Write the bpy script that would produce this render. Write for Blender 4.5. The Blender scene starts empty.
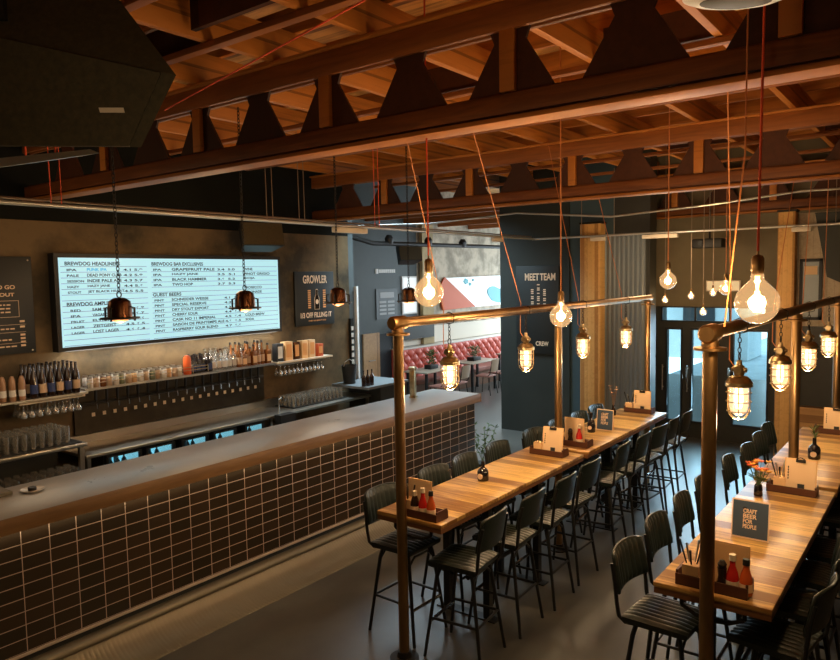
import bpy, bmesh, math, random
from mathutils import Vector, Matrix
random.seed(7)
PI = math.pi
SC = bpy.context.scene
COL = SC.collection

# ------------------------------------------------------------------ helpers
class MB:
    """collects shapes and links them as ONE mesh object"""
    def __init__(s):
        s.bm = bmesh.new()
    def box(s, x0, x1, y0, y1, z0, z1, M=None, bev=0):
        vs = [s.bm.verts.new(v) for v in [(x0,y0,z0),(x1,y0,z0),(x1,y1,z0),(x0,y1,z0),(x0,y0,z1),(x1,y0,z1),(x1,y1,z1),(x0,y1,z1)]]
        fs = [s.bm.faces.new([vs[i] for i in f]) for f in [(3,2,1,0),(4,5,6,7),(0,1,5,4),(1,2,6,5),(2,3,7,6),(3,0,4,7)]]
        if bev:
            es = list({e for f in fs for e in f.edges})
            r = bmesh.ops.bevel(s.bm, geom=es, offset=bev, segments=2, affect='EDGES', profile=.5)
            vs = list({v for f in r['faces'] for v in f.verts} | {v for v in vs if v.is_valid})
        if M is not None:
            bmesh.ops.transform(s.bm, matrix=M, verts=[v for v in vs if v.is_valid])
        return s
    def tube(s, pts, r, n=8, closed=False, caps=True):
        P = [Vector(p) for p in pts]
        R = r if isinstance(r, (list, tuple)) else [r]*len(P)
        rings = []; up = None
        for i, p in enumerate(P):
            if closed:
                t = (P[(i+1) % len(P)] - P[i-1])
            else:
                t = (P[min(i+1, len(P)-1)] - P[max(i-1, 0)])
            t.normalize()
            if up is None:
                up = Vector((0,0,1)) if abs(t.z) < .9 else Vector((1,0,0))
            a = t.cross(up)
            if a.length < 1e-4:
                a = t.cross(Vector((0,1,0)))
            a.normalize(); up = a.cross(t); up.normalize()
            rings.append([s.bm.verts.new(p + R[i]*(math.cos(2*PI*k/n)*a + math.sin(2*PI*k/n)*up)) for k in range(n)])
        m = len(rings)
        for i in range(m if closed else m-1):
            A = rings[i]; B = rings[(i+1) % m]
            for k in range(n):
                try: s.bm.faces.new([A[k], A[(k+1) % n], B[(k+1) % n], B[k]])
                except ValueError: pass
        if caps and not closed:
            s.bm.faces.new(rings[0][::-1]); s.bm.faces.new(rings[-1])
        return s
    def lathe(s, prof, n=20, c=(0,0,0), M=None):
        c = Vector(c); rings = []; nv = []
        for (r, z) in prof:
            if r < 1e-5:
                v = s.bm.verts.new(c + Vector((0,0,z))); rings.append([v]); nv.append(v)
            else:
                g = [s.bm.verts.new(c + Vector((r*math.cos(2*PI*k/n), r*math.sin(2*PI*k/n), z))) for k in range(n)]
                rings.append(g); nv += g
        for A, B in zip(rings, rings[1:]):
            for k in range(n):
                a = [A[0]] if len(A) == 1 else [A[k], A[(k+1) % n]]
                b = [B[0]] if len(B) == 1 else [B[(k+1) % n], B[k]]
                if len(a)+len(b) >= 3: s.bm.faces.new(a+b)
        for g, fl in ((rings[0], 1), (rings[-1], 0)):
            if len(g) > 1: s.bm.faces.new(g[::-1] if fl else g)
        if M is not None: bmesh.ops.transform(s.bm, matrix=M, verts=nv)
        return s
    def prism(s, poly, f0, f1):
        """poly: list of (a,b); f0,f1 map (a,b)->3D point on the two caps"""
        A = [s.bm.verts.new(f0(*p)) for p in poly]; B = [s.bm.verts.new(f1(*p)) for p in poly]
        n = len(poly)
        s.bm.faces.new(A[::-1]); s.bm.faces.new(B)
        for k in range(n): s.bm.faces.new([A[k], A[(k+1) % n], B[(k+1) % n], B[k]])
        return s
    def grid(s, fn, nu, nv, cu=False):
        V = [[s.bm.verts.new(fn(i/nu, j/nv)) for j in range(nv+1)] for i in range(nu+1)]
        for i in range(nu):
            for j in range(nv): s.bm.faces.new([V[i][j], V[i+1][j], V[i+1][j+1], V[i][j+1]])
        return s
    def leaf(s, p, d, L, w):
        p = Vector(p); d = Vector(d).normalized(); a = d.cross(Vector((0,0,1)))
        if a.length < .01: a = Vector((1,0,0))
        a.normalize(); u = a.cross(d)*.15*w
        q = [p, p+d*L*.4+a*w/2+u, p+d*L, p+d*L*.4-a*w/2+u]; m = p+d*L*.45-u
        v = [s.bm.verts.new(x) for x in q]; c = s.bm.verts.new(m)
        for k in range(4): s.bm.faces.new([v[k], v[(k+1) % 4], c])
        return s
    def build(s, name, mat, parent=None, smooth=38, loc=None):
        bmesh.ops.recalc_face_normals(s.bm, faces=s.bm.faces)
        me = bpy.data.meshes.new(name); s.bm.to_mesh(me); s.bm.free()
        me.materials.append(mat)
        if smooth:
            me.shade_smooth(); me.set_sharp_from_angle(angle=math.radians(smooth))
        o = bpy.data.objects.new(name, me); COL.objects.link(o)
        if parent is not None: o.parent = parent
        if loc is not None: o.location = loc
        return o
def thing(name, label, cat, loc=(0,0,0), rz=0, group=None):
    o = bpy.data.objects.new(name, None); COL.objects.link(o)
    o.location = loc; o.rotation_euler = (0, 0, rz); o.empty_display_size = .1
    return tag(o, label, cat, group)
def tag(o, label, cat, group=None):
    o['label'] = label; o['category'] = cat
    if group: o['group'] = group
    return o
def struct(o): o['kind'] = 'structure'; return o
def stuff(o): o['kind'] = 'stuff'; return o
def dup(o, loc=None, rz=None, label=None, group=None, parent=None):
    r = o.copy(); COL.objects.link(r)
    if parent is not None: r.parent = parent
    if loc is not None: r.location = loc
    if rz is not None: r.rotation_euler = (0, 0, rz)
    if label: r['label'] = label
    if group: r['group'] = group
    for ch in list(o.children):
        dup(ch, parent=r)
    return r
def text(s, o, u, v, w, h, mat, name, parent, depth=.002):
    """lettering filling w x h from lower-left corner o, along unit vectors u (right) and v (up)"""
    cu = bpy.data.curves.new(name, 'FONT'); cu.body = s; cu.size = 1; cu.offset = .028
    t = bpy.data.objects.new(name, cu)
    me = bpy.data.meshes.new_from_object(t)
    bpy.data.objects.remove(t); bpy.data.curves.remove(cu)
    xs = [q.co.x for q in me.vertices]; ys = [q.co.y for q in me.vertices]
    x0, x1, y0, y1 = min(xs), max(xs), min(ys), max(ys)
    o = Vector(o); u = Vector(u); v = Vector(v); n = u.cross(v)
    for q in me.vertices:
        q.co = o + u*((q.co.x-x0)/(x1-x0)*w) + v*((q.co.y-y0)/(y1-y0)*h) + n*depth
    me.name = name; me.materials.clear(); me.materials.append(mat)
    b = bpy.data.objects.new(name, me); COL.objects.link(b); b.parent = parent
    return b
ORD = ['nearest', 'second', 'third', 'fourth', 'fifth', 'sixth', 'seventh', 'eighth', 'ninth', 'tenth', 'eleventh', 'twelfth', 'thirteenth', 'fourteenth', 'fifteenth', 'sixteenth', 'seventeenth', 'eighteenth', 'nineteenth', 'twentieth']
ORDL = ['first'] + ORD[1:]

# ------------------------------------------------------------------ materials
MATS = {}
def mat(name, col, rough=.5, metal=0, emit=None, es=0, spec=.5, nscale=0, namt=.25, bump=0, col2=None, bscale=None, stretch=None, coat=0, pos=(.32,.68)):
    m = bpy.data.materials.new(name); m.use_nodes = True
    N = m.node_tree.nodes; L = m.node_tree.links; b = N['Principled BSDF']
    b.inputs['Base Color'].default_value = (*col, 1); b.inputs['Roughness'].default_value = rough
    b.inputs['Metallic'].default_value = metal; b.inputs['Specular IOR Level'].default_value = spec
    if coat: b.inputs['Coat Weight'].default_value = coat; b.inputs['Coat Roughness'].default_value = .15
    if emit: b.inputs['Emission Color'].default_value = (*emit, 1); b.inputs['Emission Strength'].default_value = es
    if nscale:
        tc = N.new('ShaderNodeTexCoord'); mp = N.new('ShaderNodeMapping'); no = N.new('ShaderNodeTexNoise')
        if stretch: mp.inputs['Scale'].default_value = stretch
        no.inputs['Scale'].default_value = nscale; no.inputs['Detail'].default_value = 6; no.inputs['Roughness'].default_value = .6
        L.new(tc.outputs['Object'], mp.inputs['Vector']); L.new(mp.outputs[0], no.inputs['Vector'])
        cr = N.new('ShaderNodeValToRGB')
        c2 = col2 or tuple(c*(1-namt) for c in col)
        cr.color_ramp.elements[0].position = pos[0]; cr.color_ramp.elements[1].position = pos[1]
        cr.color_ramp.elements[0].color = (*c2, 1); cr.color_ramp.elements[1].color = (*col, 1)
        L.new(no.outputs['Fac'], cr.inputs[0]); L.new(cr.outputs[0], b.inputs['Base Color'])
        rr = N.new('ShaderNodeMapRange'); rr.inputs['To Min'].default_value = max(.03, rough-.12); rr.inputs['To Max'].default_value = min(1, rough+.12)
        L.new(no.outputs['Fac'], rr.inputs['Value']); L.new(rr.outputs[0], b.inputs['Roughness'])
        if bump:
            n2 = N.new('ShaderNodeTexNoise'); n2.inputs['Scale'].default_value = bscale or nscale*4; n2.inputs['Detail'].default_value = 4
            L.new(mp.outputs[0], n2.inputs['Vector'])
            bp = N.new('ShaderNodeBump'); bp.inputs['Strength'].default_value = bump; bp.inputs['Distance'].default_value = .01
            L.new(n2.outputs['Fac'], bp.inputs['Height']); L.new(bp.outputs[0], b.inputs['Normal'])
    MATS[name] = m
    return m
def wood(name, ca, cb, across='X', w=.11, rough=.45, grain=1.0, seam=.5, off=0, ramp=(.28,.72)):
    """planks laid side by side along `across`, grain running along the other axes; seams and per-plank tone"""
    m = bpy.data.materials.new(name); m.use_nodes = True
    N = m.node_tree.nodes; L = m.node_tree.links; b = N['Principled BSDF']
    tc = N.new('ShaderNodeTexCoord'); sp = N.new('ShaderNodeSeparateXYZ'); L.new(tc.outputs['Object'], sp.inputs[0])
    def M(op, a, bb=None, c=None):
        n = N.new('ShaderNodeMath'); n.operation = op
        for i, v in enumerate((a, bb, c)):
            if v is None: continue
            if isinstance(v, (int, float)): n.inputs[i].default_value = v
            else: L.new(v, n.inputs[i])
        return n.outputs[0]
    ax = sp.outputs[across]
    t = M('DIVIDE', M('ADD', ax, 50+off), w); idx = M('FLOOR', t); fr = M('FRACT', t)
    wn = N.new('ShaderNodeTexWhiteNoise'); wn.noise_dimensions = '1D'; L.new(idx, wn.inputs['W'])
    long_ = {'X': 'Y', 'Y': 'X', 'Z': 'Y'}[across]
    sc = {'X': (22, 1.6, 22), 'Y': (1.6, 22, 22), 'Z': (1.6, 1.6, 22)}[across]
    mp = N.new('ShaderNodeMapping'); mp.inputs['Scale'].default_value = sc
    ad = N.new('ShaderNodeVectorMath'); ad.operation = 'ADD'; L.new(tc.outputs['Object'], ad.inputs[0])
    cx = N.new('ShaderNodeCombineXYZ'); o7 = M('MULTIPLY', wn.outputs['Value'], 37.0)
    for k in 'XYZ': L.new(o7, cx.inputs[k])
    L.new(cx.outputs[0], ad.inputs[1]); L.new(ad.outputs[0], mp.inputs['Vector'])
    no = N.new('ShaderNodeTexNoise'); no.inputs['Scale'].default_value = grain; no.inputs['Detail'].default_value = 8; no.inputs['Roughness'].default_value = .65
    no.inputs['Distortion'].default_value = .6
    L.new(mp.outputs[0], no.inputs['Vector'])
    f = M('ADD', M('MULTIPLY', no.outputs['Fac'], .95), M('MULTIPLY', M('SUBTRACT', wn.outputs['Value'], .5), .55))
    cr = N.new('ShaderNodeValToRGB'); cr.color_ramp.elements[0].position = ramp[0]; cr.color_ramp.elements[1].position = ramp[1]
    cr.color_ramp.elements[0].color = (*ca, 1); cr.color_ramp.elements[1].color = (*cb, 1)
    L.new(f, cr.inputs[0])
    sm = M('LESS_THAN', fr, .035); mx = N.new('ShaderNodeMix'); mx.data_type = 'RGBA'
    L.new(M('MULTIPLY', sm, seam), mx.inputs['Factor']); L.new(cr.outputs[0], mx.inputs['A']); mx.inputs['B'].default_value = (ca[0]*.2, ca[1]*.2, ca[2]*.2, 1)
    L.new(mx.outputs['Result'], b.inputs['Base Color'])
    b.inputs['Roughness'].default_value = rough
    bp = N.new('ShaderNodeBump'); bp.inputs['Strength'].default_value = .25; bp.inputs['Distance'].default_value = .004
    L.new(M('SUBTRACT', no.outputs['Fac'], sm), bp.inputs['Height']); L.new(bp.outputs[0], b.inputs['Normal'])
    return m
def glassy(name, tint=(1,1,1), refl=.12, rough=.03, glow=None, gs=0, glint_mix=0):
    m = bpy.data.materials.new(name); m.use_nodes = True
    N = m.node_tree.nodes; L = m.node_tree.links; N.remove(N['Principled BSDF'])
    out = N['Material Output']; tr = N.new('ShaderNodeBsdfTransparent'); gl = N.new('ShaderNodeBsdfGlossy'); mx = N.new('ShaderNodeMixShader')
    tr.inputs[0].default_value = (*tint, 1); gl.inputs['Roughness'].default_value = rough
    lw = N.new('ShaderNodeLayerWeight'); lw.inputs['Blend'].default_value = .35
    mr = N.new('ShaderNodeMapRange'); mr.inputs['To Min'].default_value = refl*.35; mr.inputs['To Max'].default_value = min(1, refl*5)
    L.new(lw.outputs['Facing'], mr.inputs['Value']); L.new(mr.outputs[0], mx.inputs[0])
    base = tr
    if glint_mix:  # white diffuse mixed into the glass in place of pale highlights
        df = N.new('ShaderNodeBsdfDiffuse'); df.inputs[0].default_value = (.8, .8, .76, 1); base = N.new('ShaderNodeMixShader'); base.inputs[0].default_value = glint_mix
        L.new(tr.outputs[0], base.inputs[1]); L.new(df.outputs[0], base.inputs[2])
    L.new(base.outputs[0], mx.inputs[1]); L.new(gl.outputs[0], mx.inputs[2])
    if glow:
        em = N.new('ShaderNodeEmission'); em.inputs[0].default_value = (*glow, 1); em.inputs[1].default_value = gs
        ad = N.new('ShaderNodeAddShader'); L.new(mx.outputs[0], ad.inputs[0]); L.new(em.outputs[0], ad.inputs[1]); L.new(ad.outputs[0], out.inputs[0])
    else: L.new(mx.outputs[0], out.inputs[0])
    return m

m_floor = mat('polished concrete', (.115,.116,.105), .35, nscale=.9, col2=(.055,.056,.052), bump=.03, bscale=9)
m_wall = mat('stained plaster', (.175,.120,.062), .8, spec=.2, nscale=1.1, col2=(.050,.040,.025), bump=.25, bscale=14, pos=(.38,.60))
m_conc = mat('bare concrete', (.56,.48,.37), .8, nscale=2.6, col2=(.27,.23,.17), bump=.3, bscale=12, pos=(.38,.60))
m_grey = mat('blue grey paint', (.088,.108,.112), .6, nscale=1.5, col2=(.068,.085,.09))
m_teal = mat('dark green paint', (.024,.030,.026), .6, nscale=2, col2=(.018,.023,.02))
m_tealb = mat('dark blue paint', (.045,.085,.11), .5)
m_dark = mat('charcoal paint', (.035,.036,.030), .55, nscale=3, col2=(.025,.026,.022))
m_black3 = mat('sooty dark paint', (.012,.013,.010), .9, spec=.1, nscale=2, col2=(.009,.009,.007))
m_olive = mat('olive brown paint', (.21,.175,.105), .7, nscale=2, col2=(.16,.13,.08))
m_black = mat('black powder coat', (.012,.013,.013), .38)
m_blackm = mat('matt black plastic', (.012,.012,.011), .55)
m_spk = mat('dark speaker fabric', (.085,.065,.030), .75, nscale=60, namt=.4)
m_leath = mat('dark green leather', (.020,.029,.026), .36, nscale=14, col2=(.011,.017,.015), bump=.1, bscale=80)
m_pipe = mat('bronze scaffold pipe', (.47,.29,.13), .38, 1, nscale=9, col2=(.30,.18,.08), stretch=(1,1,.2))
m_steel = mat('brushed stainless steel', (.50,.47,.41), .33, 1, nscale=3, namt=.08)
m_chrome = mat('polished chrome', (.7,.7,.7), .12, 1)
m_brass = mat('aged brass', (.66,.50,.28), .34, 1, nscale=20, namt=.4)
m_copper = mat('burnished copper', (.14,.06,.03), .3, 1, nscale=12, namt=.4)
m_iron = mat('dark cast iron', (.03,.026,.022), .5, .6)
m_table = wood('table planks', (.26,.12,.030), (.76,.48,.15), 'X', .118, .38, 1.1, .75, 0, (.34,.64))
m_edge = wood('table edge wood', (.16,.065,.02), (.32,.14,.05), 'Z', .5, .45)
m_tray = wood('tray wood', (.085,.028,.013), (.16,.055,.025), 'Z', .2, .5)
m_beam = wood('truss timber', (.15,.045,.010), (.36,.12,.026), 'Z', .6, .6, .8)
m_beamX = wood('joist timber', (.18,.055,.009), (.54,.195,.032), 'Z', .7, .6, .8)
m_ply = wood('gusset plywood', (.045,.014,.006), (.085,.026,.010), 'Y', 3, .7, .6)
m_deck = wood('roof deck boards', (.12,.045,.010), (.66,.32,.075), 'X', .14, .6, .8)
m_deckd = wood('dark stained roof boards', (.008,.004,.003), (.025,.010,.004), 'X', .14, .7, .8)  # near deck boards coloured almost black as if in shade
m_col = wood('column timber', (.42,.20,.055), (.72,.42,.14), 'Y', .06, .55, .8, .35)
m_clad = wood('grey cladding boards', (.26,.20,.13), (.46,.38,.27), 'Y', .09, .6, .8)
m_bench = wood('horizontal bench boards', (.28,.13,.04), (.52,.28,.10), 'Z', .11, .5, .8)
m_door = wood('pale door wood', (.40,.23,.11), (.55,.34,.17), 'X', .7, .5, .8)
m_ctop = mat('zinc worktop', (.47,.48,.48), .32, 0, nscale=2.5, col2=(.37,.38,.385), bump=.02)
m_cedge = mat('counter edge timber', (.25,.135,.045), .5, nscale=3, col2=(.18,.09,.03), stretch=(1,12,12))
m_cove = mat('ribbed metal cladding', (.24,.21,.15), .42, .35, nscale=1.5, namt=.2)
m_trim = mat('steel trim', (.80,.66,.55), .45, .5)
m_copperG = mat('grout', (.5,.4,.3), .6)
m_red = mat('coral tufted leather', (.60,.10,.065), .42, nscale=5, namt=.2)
m_pink = mat('dusty pink leather', (.40,.18,.14), .5)
m_tan = mat('bent plywood', (.42,.30,.20), .45)
m_white = mat('white paint', (.8,.8,.78), .5)
m_paper = mat('cream card', (.80,.56,.33), .7)
m_kraft = mat('kraft card', (.84,.53,.26), .75)
m_navy = mat('slate blue card', (.045,.075,.12), .55)
m_ink = mat('dark ink', (.02,.025,.03), .6)
m_cream = mat('cream lettering', (.85,.62,.42), .6)
m_orangeL = mat('orange lettering', (.78,.36,.12), .6)
m_cord = mat('red fabric flex', (.98,.13,.05), .6)
m_cordo = mat('orange fabric flex', (.62,.22,.07), .6)
m_wire = mat('steel hanging wire', (.35,.27,.20), .4, .7)
m_conduit = mat('galvanised conduit', (.60,.60,.56), .35, .7)
m_ltbox = mat('off white plastic', (.70,.62,.50), .5)
m_beer = mat('brown beer glass', (.028,.014,.008), .12, coat=.5)
m_bluelab = mat('blue bottle label', (.03,.05,.16), .5)
m_creamlab = mat('cream bottle label', (.62,.42,.26), .5)
m_amber = mat('amber spirit', (.20,.065,.013), .12, coat=.4)
m_clear = glassy('clear glass', (.93,.95,.95), .22)
m_clearb = glassy('clear bottle glass', (.93,.95,.95), .3, glint_mix=.22)
m_gl = glassy('drinking glass', (.95,.94,.90), .5, .12, glint_mix=.20)
m_pane = glassy('window pane', (.80,.93,.96), .10)
m_globe = glassy('amber lamp globe', (1,.90,.74), .14, glow=(1,.60,.28), gs=.30)
m_jar = glassy('lamp jar glass', (1,.93,.82), .12, glow=(1,.62,.32), gs=.65)
m_fil = mat('glowing filament', (1,.6,.2), .5, emit=(1,.62,.25), es=26)
m_bulb = mat('frosted glowing bulb', (1,.8,.5), .5, emit=(1,.60,.27), es=5.0)
m_bulbS = mat('small glowing bulb', (1,.8,.5), .5, emit=(1,.66,.33), es=9)
m_dim = mat('dim copper bulb', (.9,.5,.3), .4, emit=(1,.42,.15), es=.5)
m_ketch = mat('ketchup red', (.55,.02,.015), .22, coat=.5)
m_hot = mat('orange hot sauce', (.60,.10,.02), .22, coat=.5)
m_wlid = mat('ivory plastic', (.80,.66,.48), .4)
m_green = mat('leaf green', (.10,.17,.05), .55)
m_dry = mat('dried flower tan', (.32,.20,.12), .7)
m_flower = mat('coral petals', (.85,.20,.07), .6)
m_yellow = mat('yellow petals', (.85,.45,.06), .6)
m_sign = mat('chalkboard black', (.016,.018,.017), .5)
m_ceramic = mat('white ceramic', (.75,.72,.66), .25)
m_teald = mat('teal paint', (.04,.33,.40), .5)
m_orange = mat('burnt orange paint', (.55,.10,.03), .6)
m_fridge = mat('lit fridge liner', (.35,.75,.9), .4, emit=(.30,.78,.95), es=.75)
m_pave = mat('pale paving', (.42,.50,.55), .8, nscale=2, namt=.2)
m_facade = mat('pale facade', (.55,.64,.68), .8, nscale=1, namt=.2)
m_gsteel = mat('grey blue corrugated steel', (.23,.27,.30), .45, .4)

# glazed tile front of the bar: stacked tiles 193 x 95.5 mm with pale grout
def tile_mat():
    m = bpy.data.materials.new('stacked glazed tiles'); m.use_nodes = True
    N = m.node_tree.nodes; L = m.node_tree.links; b = N['Principled BSDF']
    tc = N.new('ShaderNodeTexCoord'); sp = N.new('ShaderNodeSeparateXYZ'); cx = N.new('ShaderNodeCombineXYZ')
    L.new(tc.outputs['Object'], sp.inputs[0])
    ad = N.new('ShaderNodeMath'); ad.operation = 'ADD'; L.new(sp.outputs['X'], ad.inputs[0]); L.new(sp.outputs['Y'], ad.inputs[1])
    L.new(ad.outputs[0], cx.inputs['X']); L.new(sp.outputs['Z'], cx.inputs['Y'])
    br = N.new('ShaderNodeTexBrick'); br.offset = 0; br.squash = 1
    br.inputs['Color1'].default_value = (.050,.032,.018,1); br.inputs['Color2'].default_value = (.032,.024,.015,1)
    br.inputs['Mortar'].default_value = (.58,.42,.30,1)
    br.inputs['Scale'].default_value = 1; br.inputs['Mortar Size'].default_value = .0032; br.inputs['Mortar Smooth'].default_value = .2
    br.inputs['Brick Width'].default_value = .193; br.inputs['Row Height'].default_value = .0955
    L.new(cx.outputs[0], br.inputs['Vector']); L.new(br.outputs['Color'], b.inputs['Base Color'])
    mr = N.new('ShaderNodeMapRange'); mr.inputs['To Min'].default_value = .22; mr.inputs['To Max'].default_value = .7
    L.new(br.outputs['Fac'], mr.inputs['Value']); L.new(mr.outputs[0], b.inputs['Roughness'])
    no = N.new('ShaderNodeTexNoise'); no.inputs['Scale'].default_value = 7; L.new(tc.outputs['Object'], no.inputs['Vector'])
    su = N.new('ShaderNodeMath'); su.operation = 'MULTIPLY_ADD'; L.new(no.outputs['Fac'], su.inputs[0]); su.inputs[1].default_value = .35
    iv = N.new('ShaderNodeMath'); iv.operation = 'MULTIPLY'; L.new(br.outputs['Fac'], iv.inputs[0]); iv.inputs[1].default_value = -1.0
    L.new(iv.outputs[0], su.inputs[2])
    bp = N.new('ShaderNodeBump'); bp.inputs['Strength'].default_value = .35; bp.inputs['Distance'].default_value = .004
    L.new(su.outputs[0], bp.inputs['Height']); L.new(bp.outputs[0], b.inputs['Normal'])
    return m
m_tile = tile_mat()

# ------------------------------------------------------------------ camera
def look():
    yaw, pitch, roll = .6481, -.0753, -.0176
    fwd = Vector((math.cos(pitch)*math.cos(yaw), math.cos(pitch)*math.sin(yaw), math.sin(pitch)))
    rt = Vector((math.sin(yaw), -math.cos(yaw), 0)); up = rt.cross(fwd)
    r2 = rt*math.cos(roll) + up*math.sin(roll); u2 = -rt*math.sin(roll) + up*math.cos(roll)
    cd = bpy.data.cameras.new('camera'); cd.sensor_width = 36; cd.lens = 708.45*36/840; cd.clip_start = .05; cd.clip_end = 200
    c = bpy.data.objects.new('camera', cd); COL.objects.link(c)
    c.matrix_world = Matrix(((r2.x, u2.x, -fwd.x, 0), (r2.y, u2.y, -fwd.y, 0), (r2.z, u2.z, -fwd.z, 2.85), (0, 0, 0, 1)))
    SC.camera = c
look()

# ------------------------------------------------------------------ the setting
def sbox(name, m, *b): return struct(MB().box(*b).build(name, m, smooth=0))
sbox('floor', m_floor, -3, 20, -3, 11, -.1, 0)
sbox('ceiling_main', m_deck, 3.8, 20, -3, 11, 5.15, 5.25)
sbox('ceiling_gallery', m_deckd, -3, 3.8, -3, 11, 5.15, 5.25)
sbox('wall_back', m_wall, -3, 9.03, 8.36, 8.56, 0, 3.56)
sbox('wall_back_upper', m_black3, -3, 9.03, 8.36, 8.56, 3.56, 5.15)
sbox('wall_corner', m_grey, 9.031, 9.15, 8.36, 10.6, 0, 5.15)
sbox('wall_far', m_grey, 9.0, 13.9, 10.6, 10.8, 0, 5.15)
sbox('wall_booth', m_conc, 13.9, 20, 10.6, 10.8, 0, 5.15)
sbox('wall_middle', m_teal, 11.27, 11.6, 5.3, 6.67, 0, 5.15)
sbox('wall_recess', m_tealb, 11.3, 11.6, 4.5, 5.3, 0, 5.15)
sbox('wall_divider', m_dark, 11.6, 20, 6.45, 6.67, 0, 5.15)
sbox('wall_side', m_dark, 11.6, 12.4, 4.31, 4.5, 0, 5.15)
sbox('wall_right', m_olive, -3, 12.6, -3, -2.8, 0, 5.15)
sbox('wall_near', m_olive, -3, -2.8, -2.8, 8.36, 0, 5.15)
# the entrance wall at x = 12.4 with its door openings: piers, lintels and sills
def entr():
    m = MB()
    ys = [(-2.8, 2.36), (2.93, 3.29), (3.60, 3.72), (4.02, 4.5)]       # piers
    for a, b in ys: m.box(12.4, 12.6, a, b, 0, 2.0)
    for a, b, z0 in [(2.36, 2.93, .27), (3.29, 3.60, .25), (3.72, 4.02, .25)]: m.box(12.4, 12.6, a, b, 0, z0)
    for a, b in [(2.36, 2.93), (3.29, 3.60), (3.72, 4.02)]: m.box(12.4, 12.6, a, b, 1.9, 2.0)
    m.box(12.4, 12.6, -2.8, 2.40, 2.0, 2.26); m.box(12.4, 12.6, 4.10, 4.5, 2.0, 2.26)
    return struct(m.build('wall_entrance', m_dark, smooth=0))
entr()
sbox('wall_above', m_olive, 12.4, 12.6, -2.8, 4.5, 2.26, 5.15)
for i, (a, b, z0, z1) in enumerate([(2.36, 2.93, .27, 1.9), (3.29, 3.60, .25, 1.9), (3.72, 4.02, .25, 1.9)]):
    f = MB()
    for q in ((a, a+.035, z0, z1), (b-.035, b, z0, z1), (a+.035, b-.035, z0, z0+.04), (a+.035, b-.035, z1-.04, z1)):
        f.box(12.385, 12.44, *q[:2], *q[2:])
    d = struct(f.build('door_%d' % (i+1), m_black, smooth=0))
    MB().box(12.41, 12.418, a+.035, b-.035, z0+.04, z1-.04).build('pane', m_pane, d, 0)
    MB().tube([(12.34, b+.03, .8), (12.34, b+.03, 1.25)], .012).tube([(12.34, b+.03, .85), (12.4, b+.03, .85)], .008).tube([(12.34, b+.03, 1.2), (12.4, b+.03, 1.2)], .008).build('door_handle', m_steel, d)
f = MB()
for y in (2.40, 2.95, 3.50, 4.07): f.box(12.385, 12.45, y, y+.03, 2.0, 2.26)
f.box(12.385, 12.45, 2.43, 4.07, 2.0, 2.02); f.box(12.385, 12.45, 2.43, 4.07, 2.24, 2.26)
w = struct(f.build('window_1', m_black, smooth=0))
MB().box(12.42, 12.428, 2.43, 4.07, 2.02, 2.24).build('pane', m_pane, w, 0)
# the street outside the entrance
sbox('ground_outside', m_pave, 12.6, 40, -12, 6.4, -.12, -.02)
b = tag(MB().box(24, 26, -10, 2.8, 0, 9).box(24, 26, 5.2, 16, 0, 9).box(24, 26, 2.8, 5.2, 3.2, 9).build('street_building', m_facade, smooth=0), 'pale blue building across the street behind the entrance glass', 'building')
for y in (-1, 1, 6.2, 8.2):
    MB().box(23.97, 24.0, y, y+1, 1, 2.4).box(23.97, 24.0, y, y+1, 4, 5.6).build('window', m_ink, b, 0)
# corrugated steel lining beside the middle column
def corr():
    m = MB(); n = 9; pts = []
    y0, y1 = 3.98, 4.66
    for k in range(n*4):
        pts.append((y0 + (y1-y0)*k/(n*4-1), 0 if k % 4 < 2 else .022))
    m.grid(lambda u, v: (11.24 - pts[min(int(round(u*(n*4-1))), n*4-1)][1], pts[min(int(round(u*(n*4-1))), n*4-1)][0], v*3.45), n*4-1, 1)
    m.box(11.245, 11.29, y0, y1, 0, 3.45)
    return m.build('corrugated_panel', m_gsteel, smooth=0)
tag(corr(), 'grey blue corrugated steel panel right of the left timber column', 'panel')
sbox('wall_panel_backing', m_dark, 11.295, 11.6, 3.92, 4.5, 0, 5.15)
# timber columns
def column(y0, y1, x, z1, label):
    t = thing('timber_column', label, 'column', (x, (y0+y1)/2, 0))
    h = (y1-y0)/2
    MB().box(-.0, .22, -h, h, .02, z1, bev=.006).build('post', m_col, t)
    MB().box(-.012, .232, -h-.012, h+.012, 0, .02).build('base_plate', m_iron, t)
    MB().box(-.012, .232, -h-.012, h+.012, z1, z1+.03).build('cap_plate', m_iron, t)
    return t
column(4.64, 4.99, 11.02, 3.66, 'bright laminated timber column between dark green wall and corrugated panel')
column(1.80, 2.02, 11.02, 3.66, 'bright timber column on the right beside the entrance')
# right hand end: cladding, bench and sloping soffit
t = thing('clad_partition', 'pale vertical boarded partition right of the right timber column', 'partition', (11.2, 1.2, 0))
MB().box(0, .12, -.55, .66, 2.05, 3.64).build('boards', m_clad, t, 0)
MB().box(-.01, .13, -.55, .66, .92, 2.05).build('dark_panel', m_dark, t, 0)
MB().box(-.02, .14, -.55, .66, 2.03, 2.06).build('rail', m_black, t, 0)
fr = MB()
for q in ((-.55+.83, -.55+.87, 2.15, 3.0), (-.55+1.07, -.55+1.11, 2.15, 3.0)): fr.box(-.035, 0, q[0], q[1], q[2], q[3])
fr.box(-.035, 0, .28, .56, 2.96, 3.0).box(-.035, 0, .28, .56, 2.15, 2.19)
fo = fr.build('window_frame', m_ink, t, 0)
MB().box(-.02, -.002, .32, .52, 2.19, 2.96).build('window_glass', m_gsteel, fo, 0)
sb = MB().box(-.03, -.02, .34, .50, 2.78, 2.90).build('card', m_paper, fo, 0)
MB().box(11.08, 11.32, .6, 1.77, 0, .9).box(11.05, 11.34, .6, 1.77, .9, .93).build('bench_screen', m_bench, smooth=0)
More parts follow.
